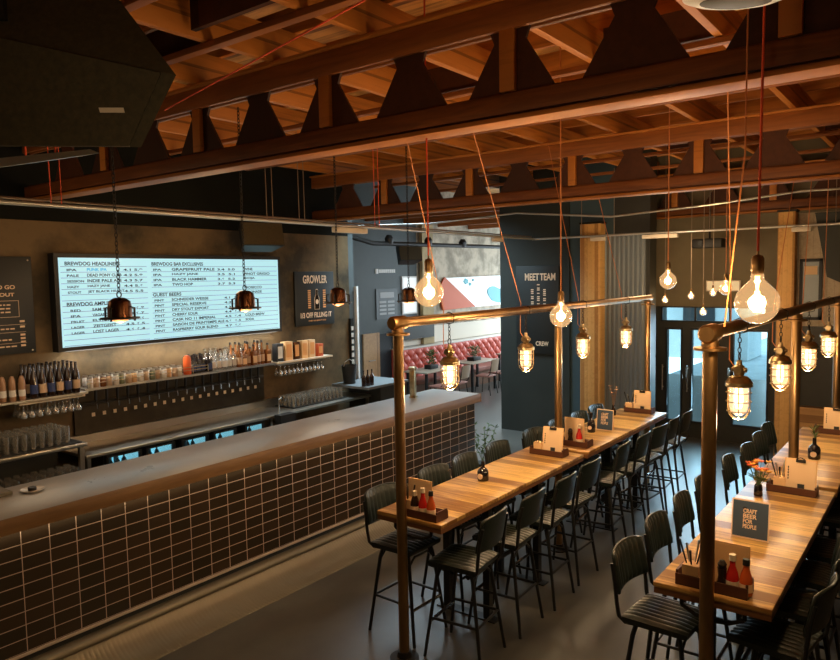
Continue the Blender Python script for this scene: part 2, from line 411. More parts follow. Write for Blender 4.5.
tag(bpy.data.objects['bench_screen'], 'low screen of horizontal timber boards under the right partition', 'screen')
tag(MB().prism([(1.56, 3.62), (1.40, 2.75), (.6, 2.35), (.6, 3.62)], lambda a, b: (10.98, a, b), lambda a, b: (11.15, a, b)).build('sloping_soffit', m_teal, smooth=0), 'dark sloping panel cutting across the pale boards at the right edge', 'panel')

# grey wall beyond the bar and its fittings
d = struct(MB().box(11.84, 12.40, 10.56, 10.6, 0, 1.58).build('door_4', m_door, smooth=0))
MB().box(12.0, 12.22, 10.53, 10.555, .95, .97).build('door_handle', m_steel, d)
MB().box(12.40, 12.92, 10.585, 10.6, 0, 1.54).build('door_opening', m_ink, d, 0)  # thin dark panel painted as the shade of an open doorway
w = struct(MB().box(13.28, 13.86, 10.57, 10.6, 1.95, 2.86).build('window_2', m_white, smooth=0))
MB().box(13.32, 13.82, 10.56, 10.57, 2.42, 2.82).build('pane', mat('daylit frosted pane', (.7,.7,.68), .4, emit=(.80,.88,.9), es=.55), w, 0)
MB().box(13.32, 13.82, 10.56, 10.57, 1.99, 2.38).build('pane', MATS['daylit frosted pane'], w, 0)
tag(MB().box(13.95, 14.4, 10.45, 10.545, 1.18, 4.4).build('concrete_pilaster', mat('yellowed concrete', (.50,.38,.20), .8, nscale=3, namt=.3), smooth=0), 'yellowish concrete pilaster beside the white window', 'pilaster')
tag(MB().box(13.0, 14.3, 10.38, 10.44, 1.35, 1.75).build('dark_signboard', m_dark, smooth=0), 'dark grey board on the far wall under the white window', 'board')
s = thing('wall_sign', 'small white word sign high on the blue grey wall', 'sign', (0,0,0))
MB().box(12.33, 12.43, 10.575, 10.598, 2.93, 3.04, bev=.01).build('emblem', m_white, s)
m = MB()
for k in range(8): m.box(12.46+k*.075, 12.46+k*.075+.055, 10.58, 10.598, 2.95, 3.03)
m.build('letters', m_white, s, 0)
s = thing('grey_poster', 'grey menu poster on the blue grey wall', 'poster', (0,0,0))
MB().box(12.33, 13.10, 10.575, 10.592, 1.88, 2.58).build('board', mat('slate grey board', (.10,.12,.13), .5), s, 0)
m = MB(); m.box(12.47, 12.97, 10.57, 10.574, 2.37, 2.50)
for r in range(4):
    for c in range(2): m.box(12.44+c*.30, 12.68+c*.30, 10.57, 10.574, 2.25-r*.09, 2.30-r*.09)
m.build('print', mat('pale grey print', (.42,.44,.45), .6), s, 0)
s = thing('card_rack', 'black strip of stacked white cards at the end of the bar wall', 'rack', (9.0, 8.3, 0))
MB().box(-.01, .05, 0, .05, 1.0, 2.15).build('rail', m_black, s, 0)
for k in range(8): MB().box(-.005, .045, -.012, -.001, 1.14+k*.115, 1.21+k*.115).build('card', m_ceramic, s, 0)
struct(MB().box(9.155, 9.20, 8.30, 8.36, .3, 2.7).build('trim_1', m_white, smooth=0))

# painted panel over the booth
s = thing('painted_panel', 'angular white picture with orange wedge and teal splash above the red booth', 'picture', (0,0,0))
MB().prism([(15.05, 2.80), (18.6, 2.85), (18.9, 2.4), (18.6, 2.0), (16.05, 1.99)], lambda a, b: (a, 10.54, b), lambda a, b: (a, 10.59, b)).build('board', mat('white glossy paint', (.78,.86,.9), .3), s, 0)
MB().prism([(15.0, 2.82), (16.45, 2.0), (14.9, 1.97), (14.7, 2.5)], lambda a, b: (a, 10.52, b), lambda a, b: (a, 10.56, b)).build('orange_wedge', m_orange, s, 0)
m = MB()
P = [(17.55+.42*math.cos(a)*(1+.22*math.sin(3*a)), 2.30+.25*math.sin(a)*(1+.25*math.cos(2*a+1))) for a in [k*PI/12 for k in range(24)]]
m.prism(P, lambda a, b: (a, 10.525, b), lambda a, b: (a, 10.54, b)); m.build('teal_splash', m_teald, s, 0); m = MB()
for (cx, cz, r) in ((16.0, 2.70, .09), (16.2, 2.62, .05), (16.35, 2.73, .04), (18.1, 2.6, .12)):
    m.prism([(cx+r*math.cos(k*PI/5)*(1+.3*(k % 2)), cz+r*.7*math.sin(k*PI/5)*(1+.3*(k % 2))) for k in range(10)], lambda a, b: (a, 10.525, b), lambda a, b: (a, 10.54, b))
m.build('teal_drops', m_teald, s, 0)

# black wall posters
U1 = (1, 0, 0); V1 = (0, 0, 1); U2 = (0, -1, 0)
s = thing('chalk_menu_board', 'large black menu board with small writing at the left end of the bar wall', 'menu board', (0,0,0))
MB().box(2.75, 3.76, 8.325, 8.352, 2.07, 3.15, bev=.004).build('board', m_sign, s)
text('FRESH BEER TO GO', (2.95, 8.325, 2.79), U1, V1, .62, .045, m_cream, 'lettering', s)
text('TAKE OUT', (3.2, 8.325, 2.71), U1, V1, .36, .04, m_cream, 'lettering', s)
m = MB()
for a in ((3.0, 3.6, 2.66, 2.664), (3.0, 3.6, 2.48, 2.484), (2.9, 3.66, 2.395, 2.398), (2.9, 3.66, 2.31, 2.313), (2.9, 3.66, 2.19, 2.193)): m.box(a[0], a[1], 8.321, 8.325, a[2], a[3])
m.box(3.0, 3.004, 8.321, 8.325, 2.48, 2.66).box(3.596, 3.6, 8.321, 8.325, 2.48, 2.66)
for (x, z) in ((3.05, 2.61), (3.05, 2.57), (3.05, 2.53), (2.95, 2.345), (2.95, 2.225), (2.95, 2.15)):
    x0 = x
    while x0 < 3.5:
        w_ = random.uniform(.02, .06); m.box(x0, x0+w_, 8.321, 8.325, z, z+.014); x0 += w_+.015
for z in (2.36, 2.27, 2.23, 2.19, 2.15, 2.42): m.box(3.60, 3.65, 8.321, 8.325, z, z+.022)
m.build('small_print', m_cream, s, 0)
for (x, z) in ((2.79, 2.1), (3.72, 2.1), (3.72, 3.11), (2.79, 3.11)): MB().lathe([(0, 0), (.009, 0), (.009, .006), (0, .006)], 8, M=Matrix.Translation((x, 8.325, z)) @ Matrix.Rotation(PI/2, 4, 'X')).build('screw', m_steel, s)

s = thing('growler_poster', 'black growler poster with a bottle drawing right of the lit menu screen', 'poster', (0,0,0))
MB().box(7.74, 8.62, 8.325, 8.352, 2.09, 2.96, bev=.004).build('board', m_sign, s)
text('GROWLER', (7.92, 8.325, 2.77), U1, V1, .54, .13, m_cream, 'headline', s)
text('1/3 OFF FILLING IT', (7.85, 8.325, 2.215), U1, V1, .70, .085, m_cream, 'offer', s)
text('WHEN YOU BRING IT BACK', (8.02, 8.325, 2.155), U1, V1, .40, .022, m_orangeL, 'small_print', s)
m = MB()
for x, t_ in ((8.02, 0), (8.36, 0)):
    z = 2.37
    while z < 2.65: m.box(x, x+.06, 8.321, 8.325, z, z+.022); z += .034
m.build('side_text', m_orangeL, s, 0)
bp = [(-.05, 0), (.05, 0), (.05, .16), (.042, .20), (.018, .25), (.018, .33), (-.018, .33), (-.018, .25), (-.042, .20), (-.05, .16)]
MB().prism([(8.22+a*1.15, 2.345+b) for a, b in bp], lambda a, b: (a, 8.3235, b), lambda a, b: (a, 8.326, b)).build('bottle_outline', m_cream, s, 0)
MB().prism([(8.22+a*.95, 2.352+b*.96) for a, b in bp], lambda a, b: (a, 8.3215, b), lambda a, b: (a, 8.3235, b)).build('bottle_drawing', m_beer, s, 0)
MB().prism([(8.22+.035*math.cos(k*PI/6), 2.47+.04*math.sin(k*PI/6)) for k in range(12)], lambda a, b: (a, 8.320, b), lambda a, b: (a, 8.322, b)).build('bottle_label', m_cream, s, 0)

s = thing('team_poster', 'tall black team poster with cream headline on the dark green wall', 'poster', (0,0,0))
MB().box(11.235, 11.262, 5.48, 6.32, 1.45, 3.0, bev=.004).build('board', m_sign, s)
text('MEET', (11.235, 6.14, 2.745), U2, V1, .28, .125, m_cream, 'headline', s)
text('TEAM', (11.235, 5.845, 2.745), U2, V1, .30, .125, m_cream, 'headline', s)
text('CREW', (11.235, 5.93, 1.59), U2, V1, .25, .08, m_cream, 'lettering', s)
m = MB()
for (y, z0, z1) in ((6.02, 2.2, 2.58), (5.9, 2.2, 2.7), (5.78, 2.2, 2.58)):
    z = z0
    while z < z1:
        m.box(11.231, 11.235, y-.05, y, z, z+.02)
        z += random.choice((.032, .032, .06))
m.build('small_print', m_cream, s, 0)

# ------------------------------------------------------------------ the lit menu screen
m_scr = mat('lit menu panel', (.2,.3,.33), .3, emit=(.36,.66,.74), es=1.0)
s = thing('menu_screen', 'wide glowing pale blue beer menu screen above the back bar', 'screen', (0,0,0))
MB().box(3.96, 7.36, 8.225, 8.36, 2.05, 3.19).build('frame', m_blackm, s, 0)
MB().box(4.01, 7.31, 8.219, 8.224, 2.10, 3.14).build('display', m_scr, s, 0)
m = MB()
for k in range(15): m.box(4.03, 5.12, 8.216, 8.219, 3.035-k*.066, 3.039-k*.066); m.box(5.18, 7.28, 8.216, 8.219, 3.035-k*.066, 3.039-k*.066)
m.build('row_lines', m_navy, s, 0)
def row(x, r, st, w, mm=m_ink, h=.036):
    text(st, (x, 8.219, 3.049-r*.066), U1, V1, w, h, mm, 'menu_text', s, .003)
m_cyan = mat('cyan lettering', (.02,.35,.6), .5, emit=(.02,.45,.75), es=.5)
row(4.08, 0, 'BREWDOG HEADLINERS', .68, h=.045)
for r, (a, b_) in enumerate([('IPA', 'PUNK IPA'), ('PALE', 'DEAD PONY CLUB'), ('SESSION', 'INDIE PALE ALE'), ('HAZY', 'HAZY JANE'), ('STOUT', 'JET BLACK HEART')]):
    row(4.10, r+1, a, .06+.02*len(a), h=.028); row(4.34, r+1, b_, .031*len(b_), m_cyan if r == 0 else m_ink)
    row(4.80, r+1, '4.%d 5.%d' % (r+1, 9-r), .26, h=.03)
row(4.08, 7.2, 'BREWDOG AMPLIFIED', .62, h=.045)
for r, (a, b_) in enumerate([('RED', '5AM SAINT'), ('IPA', 'VAGABOND'), ('FRUIT', 'ELVIS JUICE'), ('LAGER', 'ZEITGEIST'), ('LAGER', 'LOST LAGER')]):
    row(4.12, r+8.2, a, .06+.02*len(a), h=.028); row(4.38, r+8.2, b_, .033*len(b_)); row(4.80, r+8.2, '4.%d 6.%d' % (r+2, 8-r), .26, h=.03)
row(5.19, 0, 'BREWDOG BAR EXCLUSIVES', .78, h=.045)
for r, b_ in enumerate(['GRAPEFRUIT PALE', 'HAZY JANE', 'BLACK HAMMER', 'TWO HOP']):
    row(5.21, r+1, 'IPA', .12, h=.028); row(5.48, r+1, b_, .045*len(b_)); row(6.20, r+1, '3.%d  5.%d' % (r+4, r), .30, h=.03)
row(5.19, 6, 'GUEST BEERS', .42, h=.045)
for r, b_ in enumerate(['SCHNEIDER WEISSE', 'SPECIAL RESERVE', 'DRY STOUT EXPORT', 'CHERRY SOUR', 'CASK NO 11 IMPERIAL', 'SAISON DE PRINTEMPS ALE', 'RASPBERRY SOUR BLEND']):
    row(5.21, r+7, 'PINT', .14, h=.028); row(5.46, r+7, b_, .036*len(b_)); row(6.30, r+7, '4.%d  6.%d' % (r+1, r), .28, h=.03)
for r, b_ in [(1, 'WINE'), (2, 'PINOT GRIGIO'), (3, 'RIOJA'), (5, 'PROSECCO'), (6, 'LEMONADE'), (8, 'COLA'), (11, 'COLD BREW'), (12, 'SODA')]:
    row(6.66, r, b_, .04*len(b_))

# ------------------------------------------------------------------ back bar
s = thing('back_worktop', 'long stainless worktop along the wall behind the bar', 'worktop', (0,0,0))
MB().box(3.93, 8.75, 7.66, 8.36, .885, .92, bev=.004).build('top', m_steel, s)
MB().box(3.93, 8.75, 8.31, 8.359, .92, 1.02).build('upstand', m_steel, s)
for x in (3.96, 6.62, 7.0, 8.7): MB().box(x, x+.04, 7.70, 7.74, 0, .885).build('leg', m_steel, s, 0)
MB().box(6.6, 8.72, 7.76, 8.3, .30, .34).build('lower_shelf', m_steel, s, 0)
s = thing('tap_backsplash', 'dark metal splashback behind the row of beer taps', 'splashback', (0,0,0))
MB().box(4.15, 7.05, 8.32, 8.36, 1.03, 1.56).build('panel', mat('dark steel sheet', (.07,.055,.035), .35, .7, nscale=6, namt=.3), s, 0)
MB().tube([(4.2, 8.28, 1.40), (7.0, 8.28, 1.40)], .022).build('tap_rail', m_black, s)
# fridges under the worktop
def fridge(x0, x1, label, first):
    t = thing('glass_door_fridge', label, 'fridge', ((x0+x1)/2, 7.74, 0), 0, 'glass door fridges under the back worktop')
    h = (x1-x0)/2+.03
    MB().box(-h, h, .50, .55, .05, .87).box(-h, -h+.03, 0, .5, .05, .87).box(h-.03, h, 0, .5, .05, .87).box(-h+.03, h-.03, 0, .5, .05, .08).box(-h+.03, h-.03, 0, .5, .855, .87).build('body', m_black, t, 0)
    MB().box(-h+.035, h-.035, .48, .498, .085, .85).build('back_light', m_fridge, t, 0)  # emissive back panel stands for fridge lighting, as do the side liners
    MB().box(-h+.0305, -h+.034, .0, .475, .085, .85).box(h-.034, h-.0305, .0, .475, .085, .85).build('lit_liner', m_fridge, t, 0)
    MB().box(-h+.035, h-.035, .03, .47, .600, .608).box(-h+.035, h-.035, .03, .47, .285, .295).build('shelf', m_chrome, t, 0)
    dd = MB()
    for q in ((-h+.01, -h+.045, .06, .86), (h-.045, h-.01, .06, .86), (-h+.045, h-.045, .06, .10), (-h+.045, h-.045, .835, .86)): dd.box(q[0], q[1], -.04, -.005, q[2], q[3])
    dr = dd.build('door', m_black, t, 0)
    MB().box(-h+.045, h-.045, -.025, -.02, .10, .835).build('door_glass', m_clear, dr, 0)
    return t
FR = [(4.20, 4.61), (4.70, 5.06), (5.19, 5.56), (5.67, 6.01), (6.19, 6.50)]
for k, (a, b_) in enumerate(FR): fridge(a, b_, 'glowing blue glass door fridge under the back worktop, %s from the left' % ORDL[k], k == 0)
def bottle_mb(r, h, neck=.35, nr=.32):
    return MB().lathe([(0, 0), (r*.95, 0), (r, .01), (r, h*(1-neck-.12)), (r*.85, h*(1-neck-.04)), (r*nr, h*(1-neck+.08)), (r*nr, h*.965), (r*nr*1.15, h*.967), (r*nr*1.15, h), (0, h)], 12)
fb = bottle_mb(.03, .22).build('beer_bottle', m_beer); tag(fb, 'small bottle on a shelf inside a lit blue fridge', 'bottle', 'bottles in the lit fridges')
first = True
for (a, b_) in FR:
    n = int((b_-a-.06)/.075)
    for zz in (.608, .295):
        for k in range(n):
            for yy in (7.95,) if zz < .4 else (7.90, 8.08):
                o = fb if first else fb.copy()
                if not first: COL.objects.link(o)
                first = False
                o.location = (a+.045+k*(b_-a-.06)/n, yy, zz)
# beer taps
def tap():
    t = thing('beer_tap', '', 'beer tap', (0,0,0), 0, 'row of wall beer taps under the liquor shelf')
    MB().tube([(0, .0, 0), (0, -.07, 0), (0, -.085, -.01), (0, -.09, -.07)], [.011, .011, .010, .008]).build('spout', m_chrome, t)
    MB().tube([(0, -.06, .01), (0, -.06, .05), (0, -.065, .17)], [.010, .017, .020]).build('handle', m_black, t)
    MB().box(-.020, .020, .008, .012, -.17, -.125).build('tag', m_wlid, t, 0)
    return t
t0 = tap()
for k in range(19):
    t = t0 if k == 0 else dup(t0)
    t.location = (4.37+k*.1385, 8.285, 1.40)
    t['label'] = 'black handled beer tap on the bar wall, %s from the left' % ORDL[k]
# liquor shelf
s = thing('liquor_shelf', 'long dark wall shelf of jars and spirits under the menu screen', 'shelf', (0,0,0))
MB().box(4.18, 7.08, 8.09, 8.36, 1.575, 1.60).build('board', m_steel, s, 0)
MB().tube([(4.20, 8.10, 1.66), (5.9, 8.10, 1.66)], .004).tube([(4.20, 8.10, 1.70), (5.9, 8.10, 1.70)], .004).build('front_rail', m_brass, s)
m = MB()
for k in range(8): m.tube([(4.22+k*.24, 8.10, 1.60), (4.22+k*.24, 8.10, 1.705)], .004, 6)
m.build('rail_posts', m_brass, s)
s = thing('end_shelf', 'short shelf of wooden boxes at the right end of the bar wall', 'shelf', (0,0,0))
MB().box(7.12, 8.30, 8.08, 8.36, 1.575, 1.60).build('board', m_wlid, s, 0)
m = MB()
for k in range(3): m.box(7.16, 8.26, 8.11+k*.08, 8.125+k*.08, 1.545, 1.56)
for x in (7.16, 8.24): m.box(x, x+.02, 8.11, 8.30, 1.56, 1.575)
m.build('glass_rail', m_steel, s, 0)
# jars
def jar(mm):
    t = thing('storage_jar', '', 'jar')
    MB().lathe([(0, 0), (.034, 0), (.036, .01), (.036, .10), (.03, .115), (0, .115)], 12).build('body', mm, t)
    MB().lathe([(0, .115), (.031, .115), (.031, .135), (0, .135)], 12).build('lid', m_steel, t)
    return t
kinds = [('cream', m_creamlab), ('amber', m_amber), ('white', m_ceramic), ('green', mat('olive tin', (.20,.22,.12), .4)), ('tan', m_kraft)]
protos = [jar(k[1]) for k in kinds]; used = set()
seq = [2,0,1,0,2,3,0,4,2,0,3,0,2,4,0,2]
for k, c in enumerate(seq):
    o = protos[c] if c not in used else dup(protos[c]); used.add(c)
    o.location = (4.27+k*.082, 8.15+.02*(k % 2), 1.60)
    o['label'] = '%s jar on the liquor shelf, %s from its left end' % (kinds[c][0], ORDL[k]); o['group'] = 'jars on the left of the liquor shelf'
j2 = dup(protos[2], (4.29, 8.29, 1.60), 0, 'pale jar standing in the back row of the liquor shelf', 'back row jars')
for k in range(1, 15): dup(j2, (4.29+k*.085, 8.29, 1.60), 0)
# spirit bottles
def spirit(nm, mm, r, h, lab, cap, square=False):
    t = thing('spirit_bottle', nm, 'bottle')
    if square: MB().box(-r, r, -r*.7, r*.7, 0, h*.68, bev=.008).lathe([(0, h*.68), (r*.4, h*.68), (r*.33, h*.9), (0, h*.9)], 10).build('glass', mm, t)
    else: bottle_mb(r, h*.92).build('glass', mm, t)
    MB().lathe([(0, h*.9), (r*.42, h*.9), (r*.42, h), (0, h)], 10).build('cap', cap, t)
    if square: MB().box(-r*.8, r*.8, -r*.7-.002, -r*.7, h*.12, h*.45).build('label_paper', lab, t, 0)
    else: MB().lathe([(r+.001, h*.12), (r+.0015, h*.12), (r+.0015, h*.40), (r+.001, h*.40)], 12).build('label_paper', lab, t)
    return t
m_black2 = mat('black bottle glass', (.012,.010,.012), .15, coat=.5)
SP = [('clear', m_clearb, .040, .30, m_ceramic, m_steel, False), ('amber', m_amber, .042, .30, m_creamlab, m_blackm, False), ('amber square', m_amber, .045, .26, m_kraft, m_blackm, True), ('black', m_black2, .042, .25, m_bluelab, m_blackm, True), ('clear square', m_clearb, .042, .28, m_ceramic, m_copper, True)]
sp = [spirit('', *k[1:]) for k in SP]; used = set()
row_ = [3,3,3,3, 0,4,0,0,4, 1,2,1,2,1,1,2]
for k, c in enumerate(row_):
    o = sp[c] if c not in used else dup(sp[c]); used.add(c)
    o.location = (5.70+k*.0875, 8.17+.015*((k*7) % 3), 1.60)
    if k > 8 and k % 3 == 0: o.scale = (1, 1, 1.18)
    o['label'] = '%s spirit bottle, front row of the liquor shelf, %s left of the boxes' % (SP[c][0], ORDL[len(row_)-1-k]); o['group'] = 'spirit bottles on the liquor shelf'
for k in range(15):
    c = (3, 3, 3, 0, 0, 0, 4, 0, 1, 1, 0, 1, 2, 1, 0)[k]
    dup(sp[c], (5.74+k*.0875, 8.30, 1.60), 0, '%s spirit bottle standing in the back row of the liquor shelf' % SP[c][0], 'back row %s bottles' % SP[c][0])
o = thing('orange_gift_tin', 'bright orange tin standing above the black bottles on the liquor shelf', 'tin', (5.62, 8.17, 1.6005)); o.scale = (1.1, 1.1, .86)
MB().lathe([(0, 0), (.045, 0), (.048, .01), (.048, .24), (.04, .27), (0, .27)], 16).build('body', mat('orange enamel', (.8,.13,.02), .4), o); MB().lathe([(0, .27), (.03, .27), (.03, .29), (0, .29)], 12).build('lid', m_orange, o)
# boxes on the end shelf
for k, (x, w_, h, mm, nm) in enumerate([(7.17, .13, .27, m_ink, 'black and white'), (7.34, .15, .29, m_kraft, 'tall orange'), (7.52, .12, .27, m_copper, 'dark orange'), (7.68, .13, .28, m_kraft, 'narrow tan'), (7.84, .13, .28, m_paper, 'pale tan'), (8.03, .12, .20, m_orange, 'short red brown')]):
    b_ = thing('gift_box', '%s gift box on the end shelf, %s from the left' % (nm, ORDL[k]), 'box', (x, 8.14, 1.60), 0, 'gift boxes on the end shelf')
    MB().box(0, w_, 0, .11, 0, h, bev=.003).build('carton', mm, b_)
    MB().box(.02, w_-.02, -.002, 0, .05, h-.04).build('label_panel', m_ceramic if k == 0 else m_orangeL, b_, 0)
# drinking glasses
def glass(name, r0, r1, h, stem=0):
    m = MB(); n = 12
    if stem:
        pr = [(0, 0), (.032, 0), (.032, .003), (.004, .008), (.004, stem), (r0, stem+.02), (r1, stem+.05), (r1*.9, h), (r1*.86, h), (r1*.95, stem+.05), (r0*.9, stem+.025), (0, stem+.01)]
    else:
        pr = [(0, 0), (r0, 0), (r1, h), (r1-.003, h), (r0-.003, .012), (0, .012)]
    return m.lathe(pr, n).build(name, m_gl)
def fill(o, locs, flip=False):
    for i, l in enumerate(locs):
        c = o if i == 0 else o.copy()
        if i: COL.objects.link(c)
        c.location = l
        if flip: c.rotation_euler = (PI, 0, 0)
g = tag(glass('stemmed_glass', .02, .036, .16, .07), 'stemmed glass hanging upside down under the end shelf of boxes', 'glass', 'stemmed glasses under the end shelf')
fill(g, [(7.22+i*.088, 8.14+j*.09, 1.543) for j in range(2) for i in range(11)], True)
g = tag(glass('stemmed_glass', .02, .036, .15, .07), 'stemmed glass hanging upside down under the beer bottle shelf', 'glass', 'stemmed glasses under the beer shelf')
fill(g, [(3.44+i*.085, 7.99+j*.10, 1.545) for j in range(3) for i in range(8)], True)
g = tag(glass('beer_glass', .026, .036, .15), 'clear beer glass standing in the rack on the right of the worktop', 'glass', 'beer glasses on the right of the worktop')
fill(g, [(7.22+i*.085, 7.86+j*.095, .935) for j in range(4) for i in range(13)])
tag(MB().box(7.16, 8.32, 7.80, 8.22, .921, .934).build('rubber_mat', m_blackm, smooth=0), 'black rubber mat under the beer glasses on the worktop', 'mat')
# left station
s = thing('glass_station', 'raised stainless glass station at the left end of the back bar', 'counter', (0,0,0))
MB().box(2.6, 3.88, 7.52, 8.22, 1.07, 1.11, bev=.004).build('top', m_steel, s)
MB().box(2.65, 3.84, 7.56, 8.18, 1.11, 1.118).build('drain_grid', m_blackm, s, 0)
for x in (2.62, 3.80): MB().box(x, x+.05, 7.54, 7.59, 0, 1.07).build('leg', m_steel, s, 0)
MB().box(2.62, 3.85, 7.56, 8.2, .62, .65).build('lower_shelf', m_steel, s, 0)
MB().box(2.62, 3.85, 8.17, 8.2, .66, 1.06).build('back_panel', m_dark, s, 0)
g = tag(glass('tall_glass', .028, .036, .17), 'tall clear glass standing on the left glass station', 'glass', 'tall glasses on the left glass station')
fill(g, [(3.02+i*.088, 7.66+j*.095, 1.119) for j in range(5) for i in range(9)])
g = tag(glass('wine_glass', .022, .038, .18, .08), 'wine glass on the shelf below the left glass station', 'glass', 'wine glasses below the left glass station')
fill(g, [(3.0+i*.088, 7.64+j*.10, .651) for j in range(3) for i in range(10)])
# beer shelf with bottles
s = thing('beer_shelf', 'short steel wall shelf of dark beer bottles at the left', 'shelf', (0,0,0))
MB().box(3.0, 4.13, 7.93, 8.36, 1.575, 1.60).build('board', m_steel, s, 0)
m = MB()
for k in range(4): m.box(3.38, 4.10, 7.945+k*.10, 7.957+k*.10, 1.548, 1.56)
for x in (3.38, 4.08): m.box(x, x+.02, 7.945, 8.26, 1.56, 1.575)
m.build('glass_rail', m_wlid, s, 0)
def beer(lab):
    t = thing('beer_bottle', '', 'bottle')
    MB().lathe([(0, 0), (.038, 0), (.04, .01), (.04, .20), (.03, .24), (.015, .29), (.014, .345), (0, .345)], 14).build('glass', m_beer, t)
    MB().lathe([(.0405, .05), (.041, .05), (.041, .15), (.0405, .15)], 14).build('label_paper', lab, t)
    MB().lathe([(0, .345), (.016, .345), (.016, .355), (0, .355)], 10).build('cap', m_iron, t)
    return t
bA, bB = beer(m_bluelab), beer(m_creamlab); ua = ub = False
for i in range(6):
    for j in range(4):
        isA = (i+j) % 2 == 0
        if isA: o = bA if not ua else dup(bA); ua = True
        else: o = bB if not ub else dup(bB); ub = True
        o.location = (3.56+i*.093, 7.985+j*.095, 1.60)
        fb_ = 'front row' if j == 0 else 'rows behind the front'
        o['label'] = ('dark beer bottle with %s label on the left shelf, ' % ('blue' if isA else 'cream')) + (('front row, %s from the left' % ORDL[i]) if j == 0 else 'behind the front row')
        o['group'] = 'dark beer bottles on the left shelf' + (' front row' if j == 0 else ' behind, %s labels' % ('blue' if isA else 'cream'))
cn = thing('copper_bottle', '', 'bottle')
MB().lathe([(0, 0), (.036, 0), (.038, .01), (.038, .20), (.034, .25), (.02, .29), (0, .30)], 14).build('body', mat('tan painted bottle', (.36,.20,.11), .35), cn)
MB().lathe([(.0385, .05), (.039, .05), (.039, .13), (.0385, .13)], 14).build('label_paper', m_ceramic, cn)
for k in range(4):
    o = cn if k == 0 else dup(cn)
    o.location = (3.43-k*.085, 7.975+.03*k, 1.60); o.scale = (.9, .9, .9)
    o['label'] = 'copper topped bottle, %s left of the dark bottles on the beer shelf' % ORDL[k]; o['group'] = 'copper bottles on the beer shelf'
# bits on the right of the back bar
o = thing('ice_bucket', 'black bucket on the back worktop beside the beer glasses', 'bucket', (8.62, 8.02, 1.101))
MB().lathe([(0, 0), (.10, 0), (.13, .30), (.125, .30), (.095, .01), (0, .01)], 20).build('body', m_blackm, o); MB().tube([(-.13, 0, .29), (-.10, 0, .36), (0, 0, .40), (.10, 0, .36), (.13, 0, .29)], .006, 6).build('handle', m_steel, o)
s = thing('side_counter', 'low dark counter with grey top at the far end of the back bar', 'counter', (0,0,0))
MB().box(8.40, 9.45, 7.42, 8.22, 1.06, 1.10).build('top', mat('slate grey worktop', (.16,.18,.19), .4), s, 0)
MB().box(8.80, 9.40, 7.50, 8.2, 0, 1.06).build('body', m_dark, s, 0)
for k in range(3): tag(fill and bottle_mb(.036, .26).build('dark_bottle', m_beer, loc=(8.46+k*.10, 7.56, 1.101)), 'dark bottle grouped on the worktop under the side counter, %s from the left' % ORDL[k], 'bottle', 'dark bottles near the side counter')
o = thing('sink_unit', 'stainless sink basin with a dark rim set on the worktop', 'sink', (6.78, 7.62, 0))
MB().box(-.12, .16, -.10, .04, .80, .93).build('basin', m_blackm, o, 0)
MB().tube([(.02, .10, .925), (.02, .10, 1.12), (.02, .04, 1.17), (.02, -.04, 1.13)], .010).build('tap', m_chrome, o)

# ------------------------------------------------------------------ the bar itself
bar = thing('bar_counter', 'long dark tiled bar with timber edged worktop along the left', 'bar counter', (0,0,0))
XT = 2.127-.193*24
MB().box(0, 30*.193+26*.193-.193*26-.0, 0, .5, 0, .001) if False else None
tf = MB().box(0, 7.917-XT, 0, .62, 0, 1.16-.288).build('tile_front', m_tile, bar, 0, loc=(XT, 5.10, .288))
MB().box(XT, 7.985, 5.062, 5.84, 1.163, 1.271, bev=.004).build('worktop', m_ctop, bar)
MB().box(XT, 7.985, 5.045, 5.061, 1.160, 1.2712, bev=.003).build('front_edge', m_cedge, bar)
MB().box(7.986, 8.002, 5.045, 5.84, 1.160, 1.2712, bev=.003).build('end_edge', m_cedge, bar)
MB().box(XT, 7.92, 5.078, 5.099, .268, .284).build('trim_strip', m_trim, bar, 0)
MB().box(XT, 7.90, 5.12, 5.70, 0, .287).build('plinth', m_dark, bar, 0)
def cove():
    m = MB()
    prof = [(5.118, .215), (5.06, .222), (5.03, .212), (5.012, .188), (5.02, .168), (5.03, .160), (5.018, .150), (4.995, .118), (4.96, .085), (4.91, .052), (4.85, .026), (4.79, .010), (4.73, .003), (4.73, 0)]
    x0, x1, pitch = -.5, 7.90, .036
    nx = int((x1-x0)/pitch*3); V = []
    for i in range(nx+1):
        x = x0+(x1-x0)*i/nx; ph = 2*PI*(x-x0)/pitch; r = .0045*math.cos(ph)
        rowv = []
        for k, (y, z) in enumerate(prof):
            a = 0 if (k < 6 or k == len(prof)-1) else r
            rowv.append(m.bm.verts.new((x, y-a*.7, z+max(0, a)*.7 if k > 6 else z)))
        V.append(rowv)
    for i in range(nx):
        for k in range(len(prof)-1): m.bm.faces.new([V[i][k], V[i+1][k], V[i+1][k+1], V[i][k+1]])
    return m.build('ribbed_kick', m_cove, bar, 60)
cove()
